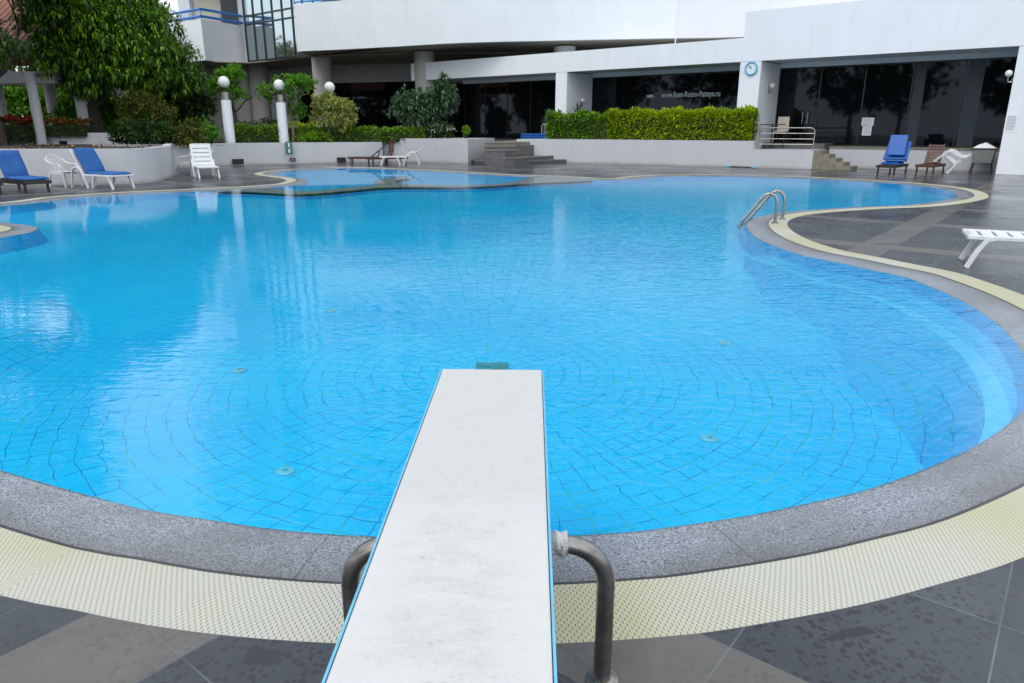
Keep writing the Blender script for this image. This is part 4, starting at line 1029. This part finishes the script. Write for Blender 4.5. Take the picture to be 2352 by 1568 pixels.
# frangipani in front of the entrance
g = at(975, 310, 37.6)
tree('frangipani_tree', 'grey-green frangipani tree standing left of the entrance steps', (g[0], 37.6, 1.1), .85, .11, [(-.2, 0, 1.6, 1.5, 1.0, .75), (1.0, 0, 2.0, .75, .7, .75), (.1, 0, .9, 1.0, .8, .5), (-1.1, 0, 1.4, .6, .6, .4), (1.05, 0, 2.75, .2, .2, .35)], 620, 8, .3, .09, -.1, M['leaf_grey'], depth=2, shell=.2, bl=.55)
g = at(1005, 305, 37.2)
bush('flowering_shrub', 'low dark shrub dotted with white flowers below the frangipani', 'shrub', (g[0], 37.2, 1.1), [(0, 0, .35, .95, .5, .35)], 330, 6, .14, .07, M['leaf_dark'], flowers=('flower_white', 60, True, .06))
g = at(1071, 310, 36.6)
bush('ball_shrub', 'tiny clipped ball shrub on the wall block beside the steps', 'shrub', (g[0], 36.6, 1.13), [(0, 0, .38, .2, .2, .22)], 120, 6, .08, .05, M['leaf_hedge'], stems=2)
# purple cordyline left of the hedge
q = WL(12.0, 0, 1.1)
t = thing('cordyline', 'dark purple spiky plant above the left end of the lime hedge', 'plant', q)
mb = MB()
for k in range(34):
    a = rnd.uniform(0, 6.28); el = rnd.uniform(.3, 1.4); d = Vector((math.cos(a) * math.cos(el), math.sin(a) * math.cos(el), math.sin(el))); leaf(mb, Vector((0, 0, rnd.uniform(.9, 1.35))), d, Vector((0, 0, 1)), .6, .07, .5)
mb.build('leaves', M['leaf_purple'], t, fixn=False); MB().tube([(0, 0, 0), (0, 0, 1.3)], .03, 8).build('stem', M['bark'], t)
# hedges
def hedge(name, label, path, w, z0, h, dens, L, W, mat, seed=1, flowers=None, ragged=.08, gap=None):
    rs = random.Random(seed)
    p = smooth_path(path, .2); t = thing(name, label, 'hedge', (p[0].x, p[0].y, z0)); ox, oy = p[0].x, p[0].y
    core = MB(); core.ribbon([(q.x - ox, q.y - oy) for q in p], w * .7, .03, h * .8); 
    co = core.build('branches', M['hedge_core'], t)  # solid dark core added to deepen the gaps between leaves, no modelled twigs
    mb = MB(); tot = sum((p[i + 1] - p[i]).length for i in range(len(p) - 1))
    fm = MB()
    for _ in range(int(dens * tot * (h * 2 + w))):
        i = rs.randrange(len(p) - 1); d = (p[i + 1] - p[i]).normalized(); nn = Vector((-d.y, d.x)); f = rs.random()
        b0 = p[i] + (p[i + 1] - p[i]) * f
        s_ = i + f
        hh_ = h * (1 + ragged * math.sin(s_ * .9) + ragged * .7 * math.sin(s_ * 2.3 + 1) + ragged * .5 * math.sin(s_ * 5.1))
        k = rs.random()
        if k < h * .9 / (h * 2 + w) * 1.3: off = rs.gauss(0, .035); z = rs.random() * hh_; out = Vector((-nn.x, -nn.y, .35))
        elif k < .75: off = rs.random() * w; z = hh_ + rs.gauss(0, .04); out = Vector((0, 0, 1))
        else: off = w + rs.gauss(0, .03); z = rs.random() * hh_; out = Vector((nn.x, nn.y, .35))
        if gap and gap[0] < s_ / len(p) < gap[1] and z < hh_ * .75 and rs.random() < .8: continue
        c = Vector((b0.x + nn.x * off - ox, b0.y + nn.y * off - oy, z))
        for j in range(3):
            q = Vector((rs.uniform(-1, 1), rs.uniform(-1, 1), rs.uniform(-1, 1))); leaf(mb, c + q * .04, (out * .6 + q), Vector((0, 0, 1)), L * rs.uniform(.7, 1.3), W * rs.uniform(.8, 1.2), .3)
        if flowers and z > hh_ * .75 and rs.random() < flowers[1]:
            for j in range(5):
                q = Vector((rs.uniform(-1, 1), rs.uniform(-1, 1), rs.uniform(-.3, 1))); leaf(fm, c + Vector((0, 0, .04)), q, Vector((0, 0, 1)), flowers[2], flowers[2] * .8, .2)
    mb.build('foliage', mat, t, fixn=False)
    if flowers: fm.build('flowers', M[flowers[0]], t, fixn=False)
    return t
hp = lambda *a: [WL(x_, y_)[:2] for x_, y_ in a]
hedge('clipped_hedge', 'bright lime green clipped hedge filling the long wall before the lettered window', hp((14.6, -1.2), (18, -.95), (21.3, -.8)), .75, 1.1, 1.2, 260, .125, .08, M['leaf_lime'], 2, ragged=.04)
hedge('clipped_hedge', 'darker loose left end of the lime hedge beside the narrow pillar', hp((11.35, -1.75), (13, -1.5), (14.6, -1.2)), .75, 1.1, 1.1, 240, .125, .078, M['leaf_hedge'], 3, ragged=.07, gap=(.72, .93))
gq = lambda Y_, *a: [(Yp(x_, 300, Y_ + dy)[0], Y_ + dy) for x_, dy in a]
hedge('clipped_hedge', 'green and yellow hedge between the first and middle lamp posts', gq(34.6, (536, 0), (600, .6), (652, 1.0)), .6, .93, .72, 150, .12, .07, M['leaf_hedge'], 4, ragged=.05)
hedge('clipped_hedge', 'low dark hedge behind the lamp posts', gq(38.5, (520, 0), (640, 0)), .6, .93, .95, 110, .13, .07, M['leaf_dark'], 5, flowers=('flower_white', .03, .05))
hedge('clipped_hedge', 'low yellow-green hedge along the wall left of the frangipani', gq(36.3, (690, .5), (730, .3), (800, .2), (870, .4), (975, .6)), .6, .93, .62, 150, .12, .07, M['leaf_hedge'], 6, ragged=.06)
hedge('clipped_hedge', 'lime hedge strip behind the pale bush', gq(38.2, (655, .3), (710, 0), (800, 0)), .6, .93, .85, 110, .12, .07, M['leaf_lime'], 9, ragged=.05)
hedge('flower_hedge', 'dark hedge topped with red flowers at the left edge', gq(32.2, (-160, 0), (0, 0), (78, 0)), .8, 1.0, .95, 120, .13, .06, M['leaf_dark'], 7, flowers=('flower_red', .9, .12), ragged=.04)
hedge('flower_hedge', 'yellow-green hedge topped with orange flowers behind the low white wall', gq(32.6, (104, 0), (190, 0)), .8, 1.25, .62, 140, .12, .06, M['leaf_olive'], 8, flowers=('flower_orange', .7, .1), ragged=.08)
# shrubs on the left planter
g = at(318, 325, 31.2)
bush('dark_shrub', 'dark dense shrub right of the big tree trunk on the planter', 'shrub', (g[0], 31.2, .93), [(0, 0, .5, 1.25, .8, .5), (.9, 0, .4, .6, .6, .4)], 620, 6, .17, .08, M['leaf_dark'])
g = at(330, 290, 32.4)
bush('tall_shrub', 'tall open shrub with yellowish leaves and crooked branches behind the dark shrub', 'shrub', (g[0], 32.4, .93), [(0, 0, 1.7, 1.0, .7, .5), (.9, 0, 1.3, .6, .5, .4), (-.6, 0, 1.2, .5, .5, .4)], 420, 6, .17, .08, M['leaf_olive'], stems=9)
g = at(415, 318, 31.4)
bush('low_shrub', 'low mixed green shrub at the planter corner above the white lounger', 'shrub', (g[0], 31.4, .93), [(0, 0, .35, 1.0, .5, .35), (.5, 0, .7, .5, .4, .35)], 380, 6, .14, .06, M['leaf_olive'], flowers=('flower_red', 4, False, .06))
g = at(480, 315, 33.6)
bush('low_shrub', 'small feathery green shrub left of the tallest lamp post', 'shrub', (g[0], 33.6, .93), [(0, 0, .45, .55, .5, .45), (-.6, 0, .3, .4, .4, .3)], 300, 6, .13, .06, M['leaf_bright'])
g = at(690, 318, 35.6)
bush('low_shrub', 'loose grey-green shrub with red flowers on the long wall right of the sign', 'shrub', (g[0] + .5, 35.9, .93), [(0, 0, .25, .9, .4, .25)], 240, 6, .13, .06, M['leaf_hedge'], flowers=('flower_red', 8, False, .08))
for px_, Y_, lf, lab, hh_ in ((60, 44, 'leaf_bright', 'bright green shrub far behind the pavilion, left', 2.8), (160, 44, 'leaf_hedge', 'green shrub far behind the pavilion, right', 2.6), (240, 40, 'leaf_bright', 'light green shrub behind the tree trunk', 2.0), (360, 45, 'leaf_dark', 'dark shrub in the shade below the balcony', 1.6)):
    g = at(px_, 300, Y_)
    bush('background_shrub', lab, 'shrub', (g[0], Y_, .93), [(0, 0, hh_ * .6, 2.6, .9, hh_ * .6)], 700, 6, .26, .13, M[lf], group='shrubs behind the pavilion')
# leaf litter on the planter soil
mb = MB()
for _ in range(900):
    x = rnd.uniform(-24, -11.5); y = rnd.uniform(24, 31); leaf(mb, Vector((x, y, .94)), Vector((rnd.uniform(-1, 1), rnd.uniform(-1, 1), rnd.uniform(0, .3))), Vector((0, 0, 1)), .16, .07, .2)
o = mb.build('leaf_litter', simple('dry_leaves', (.22, .16, .09), .8, var=.3, island=.4), fixn=False); tag(o, 'dry leaves scattered on the planter soil', 'leaf litter', kind='stuff')

# ------------------------------------------------------------------ FURNITURE
def xz(pts, y): return [(p[0], y, p[1]) for p in pts]
def plastic_lounger(loc, rz, ang, lab, mat='plastic'):
    t = thing('plastic_lounger', lab, 'sun lounger', loc, rz, 'white plastic loungers')
    m_ = M[mat]; W = .66; hz_ = .37
    st = MB()
    st.b2((.68, -W / 2, hz_ - .03), (1.92, -W / 2 + .07, hz_ + .02)); st.b2((.68, W / 2 - .07, hz_ - .03), (1.92, W / 2, hz_ + .02))
    for k in range(8): x = .70 + k * .155; st.b2((x, -W / 2 + .06, hz_ - .01), (x + .125, W / 2 - .06, hz_ + .015))
    st.b2((1.86, -W / 2 + .06, hz_ - .03), (1.92, W / 2 - .06, hz_ + .015))
    st.build('seat', m_, t, bevel=.008)
    bk = MB(); Lb = .78
    rot = Matrix.Rotation(ang, 3, 'Y')
    def bb(x0, x1, y0, y1, z0=-.02, z1=.02):
        c = Vector((-(x0 + x1) / 2, (y0 + y1) / 2, (z0 + z1) / 2)); c = rot @ c; bk.box((c.x + .68, c.y, c.z + hz_), (x1 - x0, y1 - y0, z1 - z0), rot)
    bb(0, Lb, -W / 2, -W / 2 + .07); bb(0, Lb, W / 2 - .07, W / 2)
    for k in range(5):
        x = .02 + k * .155; bb(x, x + .128, -W / 2 + .07, W / 2 - .07, -.012, .014)
    bb(Lb - .02, Lb + .02, -W / 2 + .04, W / 2 - .04)
    bk.build('backrest', m_, t, bevel=.008)
    for sy in (-1, 1):
        y = sy * (W / 2 - .02)
        arm = smooth_path([(.14, 0), (.2, .3), (.28, .5), (.42, .57), (.58, .55), (.68, .42), (.78, .2), (.86, 0)], .06)
        MB().bar(xz([(p.x, p.y) for p in arm], y + sy * .03), .06, .045).build('armrest', m_, t, bevel=.006)
        for p_ in ([(1.0, 0), (1.06, .2), (1.13, hz_ - .02), (1.25, hz_)], [(1.62, hz_), (1.72, hz_ - .03), (1.8, .2), (1.88, 0)]):
            MB().bar(xz(p_, y), .05, .055).build('leg', m_, t, bevel=.006)
    return t
def slat_lounger(loc, rz, ang, lab, mat, L=1.9, back=.8):
    t = thing('wooden_lounger', lab, 'sun lounger', loc, rz, 'wooden slatted loungers')
    m_ = M[mat]; W = .64; hz_ = .32
    fr_ = MB(); fr_.b2((0, -W / 2, hz_ - .09), (L, -W / 2 + .04, hz_)); fr_.b2((0, W / 2 - .04, hz_ - .09), (L, W / 2, hz_)); fr_.b2((L - .04, -W / 2 + .04, hz_ - .09), (L, W / 2 - .04, hz_)); fr_.b2((0, -W / 2 + .04, hz_ - .09), (.04, W / 2 - .04, hz_))
    fr_.build('frame', m_, t, bevel=.005)
    st = MB(); k = back
    while k < L - .07: st.b2((k, -W / 2 + .045, hz_ - .022), (k + .075, W / 2 - .045, hz_ + .006)); k += .095
    st.build('seat', m_, t)
    rot = Matrix.Rotation(ang, 3, 'Y'); bk = MB()
    def bb(x0, x1, y0, y1):
        c = rot @ Vector((-(x0 + x1) / 2, (y0 + y1) / 2, 0)); bk.box((c.x + back, c.y, c.z + hz_ + .01), (x1 - x0, y1 - y0, .028), rot)
    bb(0, back, -W / 2 + .05, -W / 2 + .09); bb(0, back, W / 2 - .09, W / 2 - .05)
    k = .01
    while k < back - .06: bb(k, k + .07, -W / 2 + .09, W / 2 - .09); k += .098
    bk.build('backrest', m_, t)
    pr_ = MB(); e = rot @ Vector((-back * .6, 0, 0))
    for sy in (-1, 1): pr_.bar([(back + e.x, sy * .2, hz_ + e.z - .02), (back + e.x * .35 - .15, sy * .2, hz_ - .06)], .03, .025)
    pr_.build('back_prop', m_, t)
    for x in (.12, L - .15):
        for sy in (-1, 1): MB().bar([(x, sy * (W / 2 - .045), hz_ - .04), (x, sy * (W / 2 - .045), 0)], .05, .06).build('leg', m_, t, bevel=.004)
    return t
def cushion(loc, rz, ang, lab, L=1.85, back=.78, W=.6, z=.4, mat='cushion', th=.07):
    t = thing('lounger_cushion', lab, 'cushion', loc, rz, 'blue lounger cushions')
    def pad(x0, x1, rot, org):
        m_ = MB(); nx_, ny_ = 12, 8; vs = []; 
        for s_ in (0, 1):
            for i in range(nx_ + 1):
                for j in range(ny_ + 1):
                    u_ = i / nx_; v_ = j / ny_; e_ = min(u_, 1 - u_, .12) / .12 ; f_ = min(v_, 1 - v_, .15) / .15
                    pf = .45 + .55 * math.sqrt(max(0, 1 - (1 - e_) ** 2)) * math.sqrt(max(0, 1 - (1 - f_) ** 2))
                    zz_ = th * pf * (1 if s_ else 0) + (0 if s_ else .0)
                    x_ = x0 + (x1 - x0) * u_; xr = x1 if u_ > .5 else x0
                    p_ = rot @ Vector((x_, (v_ - .5) * W, zz_ + (.006 * math.sin(x_ * 9 + v_ * 5) if s_ else 0))); vs.append(p_ + org)
        st_ = (nx_ + 1) * (ny_ + 1); fs = []
        for s_ in (0, 1):
            for i in range(nx_):
                for j in range(ny_): a = s_ * st_ + i * (ny_ + 1) + j; fs.append((a, a + 1, a + ny_ + 2, a + ny_ + 1))
        bd = [i * (ny_ + 1) for i in range(nx_ + 1)] + [nx_ * (ny_ + 1) + j for j in range(1, ny_ + 1)] + [i * (ny_ + 1) + ny_ for i in range(nx_ - 1, -1, -1)] + [j for j in range(ny_ - 1, 0, -1)]
        for a, b_ in zip(bd, bd[1:] + bd[:1]): fs.append((a, b_, b_ + st_, a + st_))
        m_.add(vs, fs); return m_
    pad(back + .01, L, Matrix.Identity(3), Vector((0, 0, z))).build('seat_pad', M[mat], t, True)
    pad(-back, -.01, Matrix.Rotation(ang, 3, 'Y'), Vector((back, 0, z + .01))).build('back_pad', M[mat], t, True)
    return t
def armchair(loc, rz, lab, mat='plastic_old', group='white plastic armchairs'):
    t = thing('plastic_armchair', lab, 'chair', loc, rz, group); m_ = M[mat]
    # faces +x
    st = MB(); st.b2((-.22, -.23, .41), (.22, .23, .435)); st.build('seat', m_, t, bevel=.012)
    bk = MB()
    for k in range(6):
        y = -.19 + k * .076; bk.bar([(-.2, y, .43), (-.25, y, .62), (-.29, y * .95, .8)], .045, .016, (0, 1, 0))
    bk.bar([(-.3, -.24, .76), (-.33, -.14, .85), (-.335, 0, .865), (-.33, .14, .85), (-.3, .24, .76)], .02, .07, (1, 0, 0)); bk.build('backrest', m_, t, bevel=.004)
    for sy in (-1, 1):
        ar = smooth_path([(-.3, .78), (-.22, .7), (-.02, .64), (.16, .63), (.24, .58), (.27, .42), (.31, .0)], .06)
        MB().bar(xz([(p.x, p.y) for p in ar], sy * .27), .05, .035).build('armrest', m_, t, bevel=.006)
        MB().bar([(-.27, sy * .24, .6), (-.25, sy * .23, .42), (-.3, sy * .25, 0)], .045, .05).build('leg', m_, t, bevel=.006)
        MB().b2((-.25, sy * .235 - .012, .36), (.26, sy * .235 + .012, .43)).build('apron', m_, t)
    return t
def yaw_of(v): return math.atan2(v[1], v[0])
# left group
hd = Vector(G(172, 431)); ft = Vector(G(258, 436)); dvv = (ft - hd).normalized(); wv_ = Vector((-dvv.y, dvv.x, 0))
org = ft + wv_ * .33 - dvv * 1.86
ANG = R(58)
plastic_lounger((org.x, org.y, 0), yaw_of(dvv), ANG, 'white plastic lounger under a blue cushion at the left bank', 'plastic')
cushion((org.x, org.y, 0), yaw_of(dvv), ANG, 'blue cushion lying on the white plastic lounger', z=.388)
# pair of wooden loungers with blue cushions at the frame edge
wd = Vector((.80, -.52, 0)).normalized(); wside = Vector((-wd.y, wd.x, 0))
f1 = Vector(G(82, 444)); o1 = f1 - wd * 1.86 + wside * .1
slat_lounger((o1.x, o1.y, 0), yaw_of(wd), R(62), 'dark wooden lounger with blue cushion near the left edge', 'wood_dark')
cushion((o1.x, o1.y, 0), yaw_of(wd), R(62), 'blue cushion on the dark wooden lounger next to the white chair', z=.338)
o2 = o1 - wside * .95 - wd * .45
slat_lounger((o2.x, o2.y, 0), yaw_of(wd), R(62), 'dark wooden lounger cut by the left edge of the picture', 'wood_dark')
cushion((o2.x, o2.y, 0), yaw_of(wd), R(62), 'blue cushion on the lounger cut by the left edge', z=.338)
c = Vector(G(140, 430.5)); armchair((c.x, c.y + .25, 0), R(-18), 'white plastic armchair between the two blue loungers')
# white lounger 2 and chair behind
ft = Vector(G(457, 411)); hd = Vector(G(409, 404)); dvv = Vector((.50, -.87, 0)).normalized(); wv_ = Vector((-dvv.y, dvv.x, 0))
org = ft + wv_ * .33 - dvv * 1.86
plastic_lounger((org.x, org.y, 0), yaw_of(dvv), R(66), 'upright white slatted plastic lounger in front of the planter corner')
c = Vector(G(470, 402)); armchair((c.x, c.y + .1, 0), R(200), 'white plastic armchair half hidden behind the upright lounger')
c = Vector(G(420, 402)); armchair((c.x, c.y + .3, 0), R(195), 'white plastic armchair behind the lounger, against the planter corner')
# back group
ft = Vector(G(806, 375.6)); dvv = Vector((-1, -.06, 0)).normalized()
slat_lounger((ft.x + 1.82, ft.y, 0), yaw_of(dvv), R(38), 'low brown wooden lounger before the far grey wall', 'wood_brown')
ft = Vector(G(849, 377.4)); dvv = Vector((-.84, -.54, 0)).normalized(); o_ = ft - dvv * 1.82
slat_lounger((o_.x, o_.y, 0), yaw_of(dvv), R(76), 'brown wooden lounger with upright slatted back at the far wall', 'wood_brown')
ft = Vector(G(876, 378.8)); dvv = Vector((-1, -.05, 0)).normalized(); o_ = ft - dvv * 1.88
plastic_lounger((o_.x, o_.y, 0), yaw_of(dvv), R(28), 'white plastic lounger in front of the brown ones at the far bank')
# right group
dvv = Vector((-ex - .08, -ey, 0)).normalized()
ft = Vector(G(2012, 399)); wv_ = Vector((-dvv.y, dvv.x, 0)); o_ = ft - dvv * 1.8 + wv_ * .3
slat_lounger((o_.x, o_.y, 0), yaw_of(dvv), R(62), 'dark wooden lounger buried under blue mattresses by the right wall', 'wood_dark', L=1.85)
LO = o_
cushion((LO.x, LO.y, 0), yaw_of(dvv), R(62), 'lowest blue mattress on the lounger by the right wall', z=.335, mat='cushion_bright', W=.64, th=.09, L=1.35)
for k, (da, hx, hz, an, ww, lab) in enumerate([(-.1, .60, .44, 60, .62, 'second blue mattress leaning on the stacked lounger'), (.12, .50, .40, 66, .66, 'third blue mattress leaning on the stacked lounger, slipped to the right'), (.06, .42, .62, 70, .6, 'topmost blue mattress leaning highest on the stacked lounger')]):
    t = thing('lounger_cushion', lab, 'cushion', (LO.x + dvv.x * (.78 - .0 + .1 * k) + ux * da, LO.y + dvv.y * (.78 + .1 * k) + uy * da, hz), yaw_of(dvv) + R(-5 + 5 * k), 'blue lounger cushions')
    rot = Matrix.Rotation(R(an), 3, 'Y'); m_ = MB(); m_.box(rot @ Vector((-.4, 0, .04)), (.78, ww, .075), rot); m_.build('pad', M['cushion_bright'], t, bevel=.03)
t = thing('lounger_cushion', 'folded blue mattress lying on the seat of the stacked lounger', 'cushion', (LO.x + dvv.x * 1.05 + ux * .12, LO.y + dvv.y * 1.05 + uy * .12, .43), yaw_of(dvv) + R(12), 'blue lounger cushions')
m_ = MB(); m_.box((0, 0, .04), (.6, .62, .07)); m_.box((.02, .02, .115), (.56, .6, .06)); m_.build('pad', M['cushion_bright'], t, bevel=.025)
ft = Vector(G(2101, 398)); o_ = ft - dvv * 1.8 + wv_ * .3
slat_lounger((o_.x, o_.y, 0), yaw_of(dvv), R(62), 'empty reddish-brown lounger between blue mattresses and stacked chairs', 'wood_brown', L=1.85)
# stack of tilted chairs
sb = Vector(G(2166, 398))
prev = None
for k, lab in enumerate(['front chair of the tipped white plastic chair stack', 'middle chair of the tipped white plastic chair stack', 'rear chair of the tipped white plastic chair stack']):
    c_ = armchair((0, 0, 0), 0, lab, 'plastic', 'tipped stack of white chairs')
    c_.rotation_euler = (0, R(-42), WROT + R(180) + R(14))
    c_.location = (sb.x - .1 + .075 * k, sb.y + .1 + .05 * k, .21 + .03 * k)
# tub with white cloth
g = WL(29.72, .86)
t = thing('towel_bin', 'grey canvas towel bin on legs topped with a white folded cloth', 'bin', (g[0], g[1], 0), WROT)
vs = [(-.3, -.25, .35), (.3, -.25, .35), (.3, .25, .35), (-.3, .25, .35), (-.37, -.3, .85), (.37, -.3, .85), (.37, .3, .85), (-.37, .3, .85)]
MB().add(vs, [(0, 1, 2, 3), (4, 5, 6, 7), (0, 1, 5, 4), (1, 2, 6, 5), (2, 3, 7, 6), (3, 0, 4, 7)]).build('bag', M['canvas_grey'], t, bevel=.02)
MB().b2((-.39, -.32, .85), (.39, .32, .9)).build('rim', M['wood_dark'], t, bevel=.01)
for sx in (-1, 1):
    for sy in (-1, 1): MB().bar([(sx * .28, sy * .22, .36), (sx * .34, sy * .27, 0)], .04, .04).build('leg', M['wood_dark'], t)
t2 = thing('folded_cloth', 'white cloth peaked like a tent on the towel bin', 'cloth', (g[0], g[1], .902), WROT)
MB().add([(-.36, -.3, 0), (.36, -.3, 0), (.36, .3, 0), (-.36, .3, 0), (0, -.05, .2), (.04, .12, .19), (-.2, -.17, .12), (.2, -.17, .1)], [(0, 1, 7), (0, 7, 6), (7, 4, 6), (1, 2, 5), (1, 5, 7), (7, 5, 4), (2, 3, 5), (3, 4, 5), (3, 0, 6), (3, 6, 4), (0, 3, 2, 1)]).build('cloth', M['cloth'], t2)
# near white lounger (right edge)
ft = Vector(G(2219, 615)); dvv = Vector((-.80, .60, 0)).normalized(); wv_ = Vector((-dvv.y, dvv.x, 0))
far_leg = Vector(G(2246, 596)); wdir = (far_leg - ft).normalized(); dvv = Vector((-wdir.y, wdir.x, 0));
if dvv.x > 0: dvv = -dvv
dvv = Vector((-.9, .44, 0)).normalized(); wv_ = Vector((-dvv.y, dvv.x, 0))
o_ = ft - dvv * 1.88 - wv_ * .33
plastic_lounger((o_.x, o_.y, 0), yaw_of(dvv), R(30), 'nearest white plastic lounger, cut by the right edge of the picture')
# blue mattress stack and trolley on the entrance terrace
q = WL(9.2, .4, .99)
for k in range(3):
    t = thing('stored_mattress', ['bottom', 'middle', 'top'][k] + ' blue mattress lying in the flat stack beside the entrance', 'mattress', (q[0], q[1], .99 + .12 * k), WROT + R([0, 1.5, -1][k]), 'blue mattresses stacked by the entrance')
    MB().box((0, 0, .06), (1.9, .62, .115)).build('pad', M['cushion_bright'], t, bevel=.03)
q = WL(9.3, 1.1, .99)
t = thing('luggage_trolley', 'white tubular trolley frame behind the flat blue mattresses', 'trolley', (q[0], q[1], .99), WROT)
MB().tube([(-.36, 0, .1), (-.36, 0, .75), (-.3, 0, .84), (.3, 0, .84), (.36, 0, .75), (.36, 0, .1)], .022, 8).build('frame', M['plastic'], t, True)
for x in (-.2, -.1, 0, .1, .2): MB().tube([(x, 0, .15), (x, 0, .83)], .014, 6).build('bar', M['plastic'], t, True)
MB().b2((-.4, -.3, .08), (.4, .3, .13)).build('platform', M['beige'], t)

# ------------------------------------------------------------------ LIGHT
SUN_EL, SUN_AZ = 52., 215.     # degrees; azimuth clockwise from +Y
w = bpy.data.worlds.new("World"); S.world = w; w.use_nodes = True; nt = w.node_tree
bg = nt.nodes['Background']; sky = nt.nodes.new('ShaderNodeTexSky'); sky.sky_type = 'NISHITA'; sky.sun_disc = False
sky.sun_elevation = R(SUN_EL); sky.sun_rotation = R(SUN_AZ); sky.air_density = 1.0; sky.dust_density = 3.0; sky.ozone_density = 1.0
hs = nt.nodes.new('ShaderNodeHueSaturation'); hs.inputs['Saturation'].default_value = .55
nt.links.new(sky.outputs[0], hs.inputs['Color']); nt.links.new(MixC(nt, .8, hs.outputs[0], (9.0, 9.7, 10.6)), bg.inputs[0]); bg.inputs[1].default_value = .15   # an even overcast layer over the clear sky
sl = bpy.data.lights.new('sun', 'SUN'); sl.energy = .6; sl.angle = R(20); sl.color = (1, .975, .94)
so = bpy.data.objects.new('sun', sl); C.objects.link(so)
az = R(SUN_AZ); el = R(SUN_EL); dsun = Vector((math.sin(az) * math.cos(el), math.cos(az) * math.cos(el), math.sin(el)))
so.rotation_euler = (-dsun).to_track_quat('-Z', 'Y').to_euler()
S.view_settings.view_transform = 'Standard'; S.view_settings.look = 'None'; S.view_settings.exposure = 0.18; S.view_settings.gamma = 1
S.cycles.max_bounces = 8; S.cycles.transparent_max_bounces = 8; S.cycles.caustics_reflective = False; S.cycles.caustics_refractive = False
S.cycles.use_denoising = True
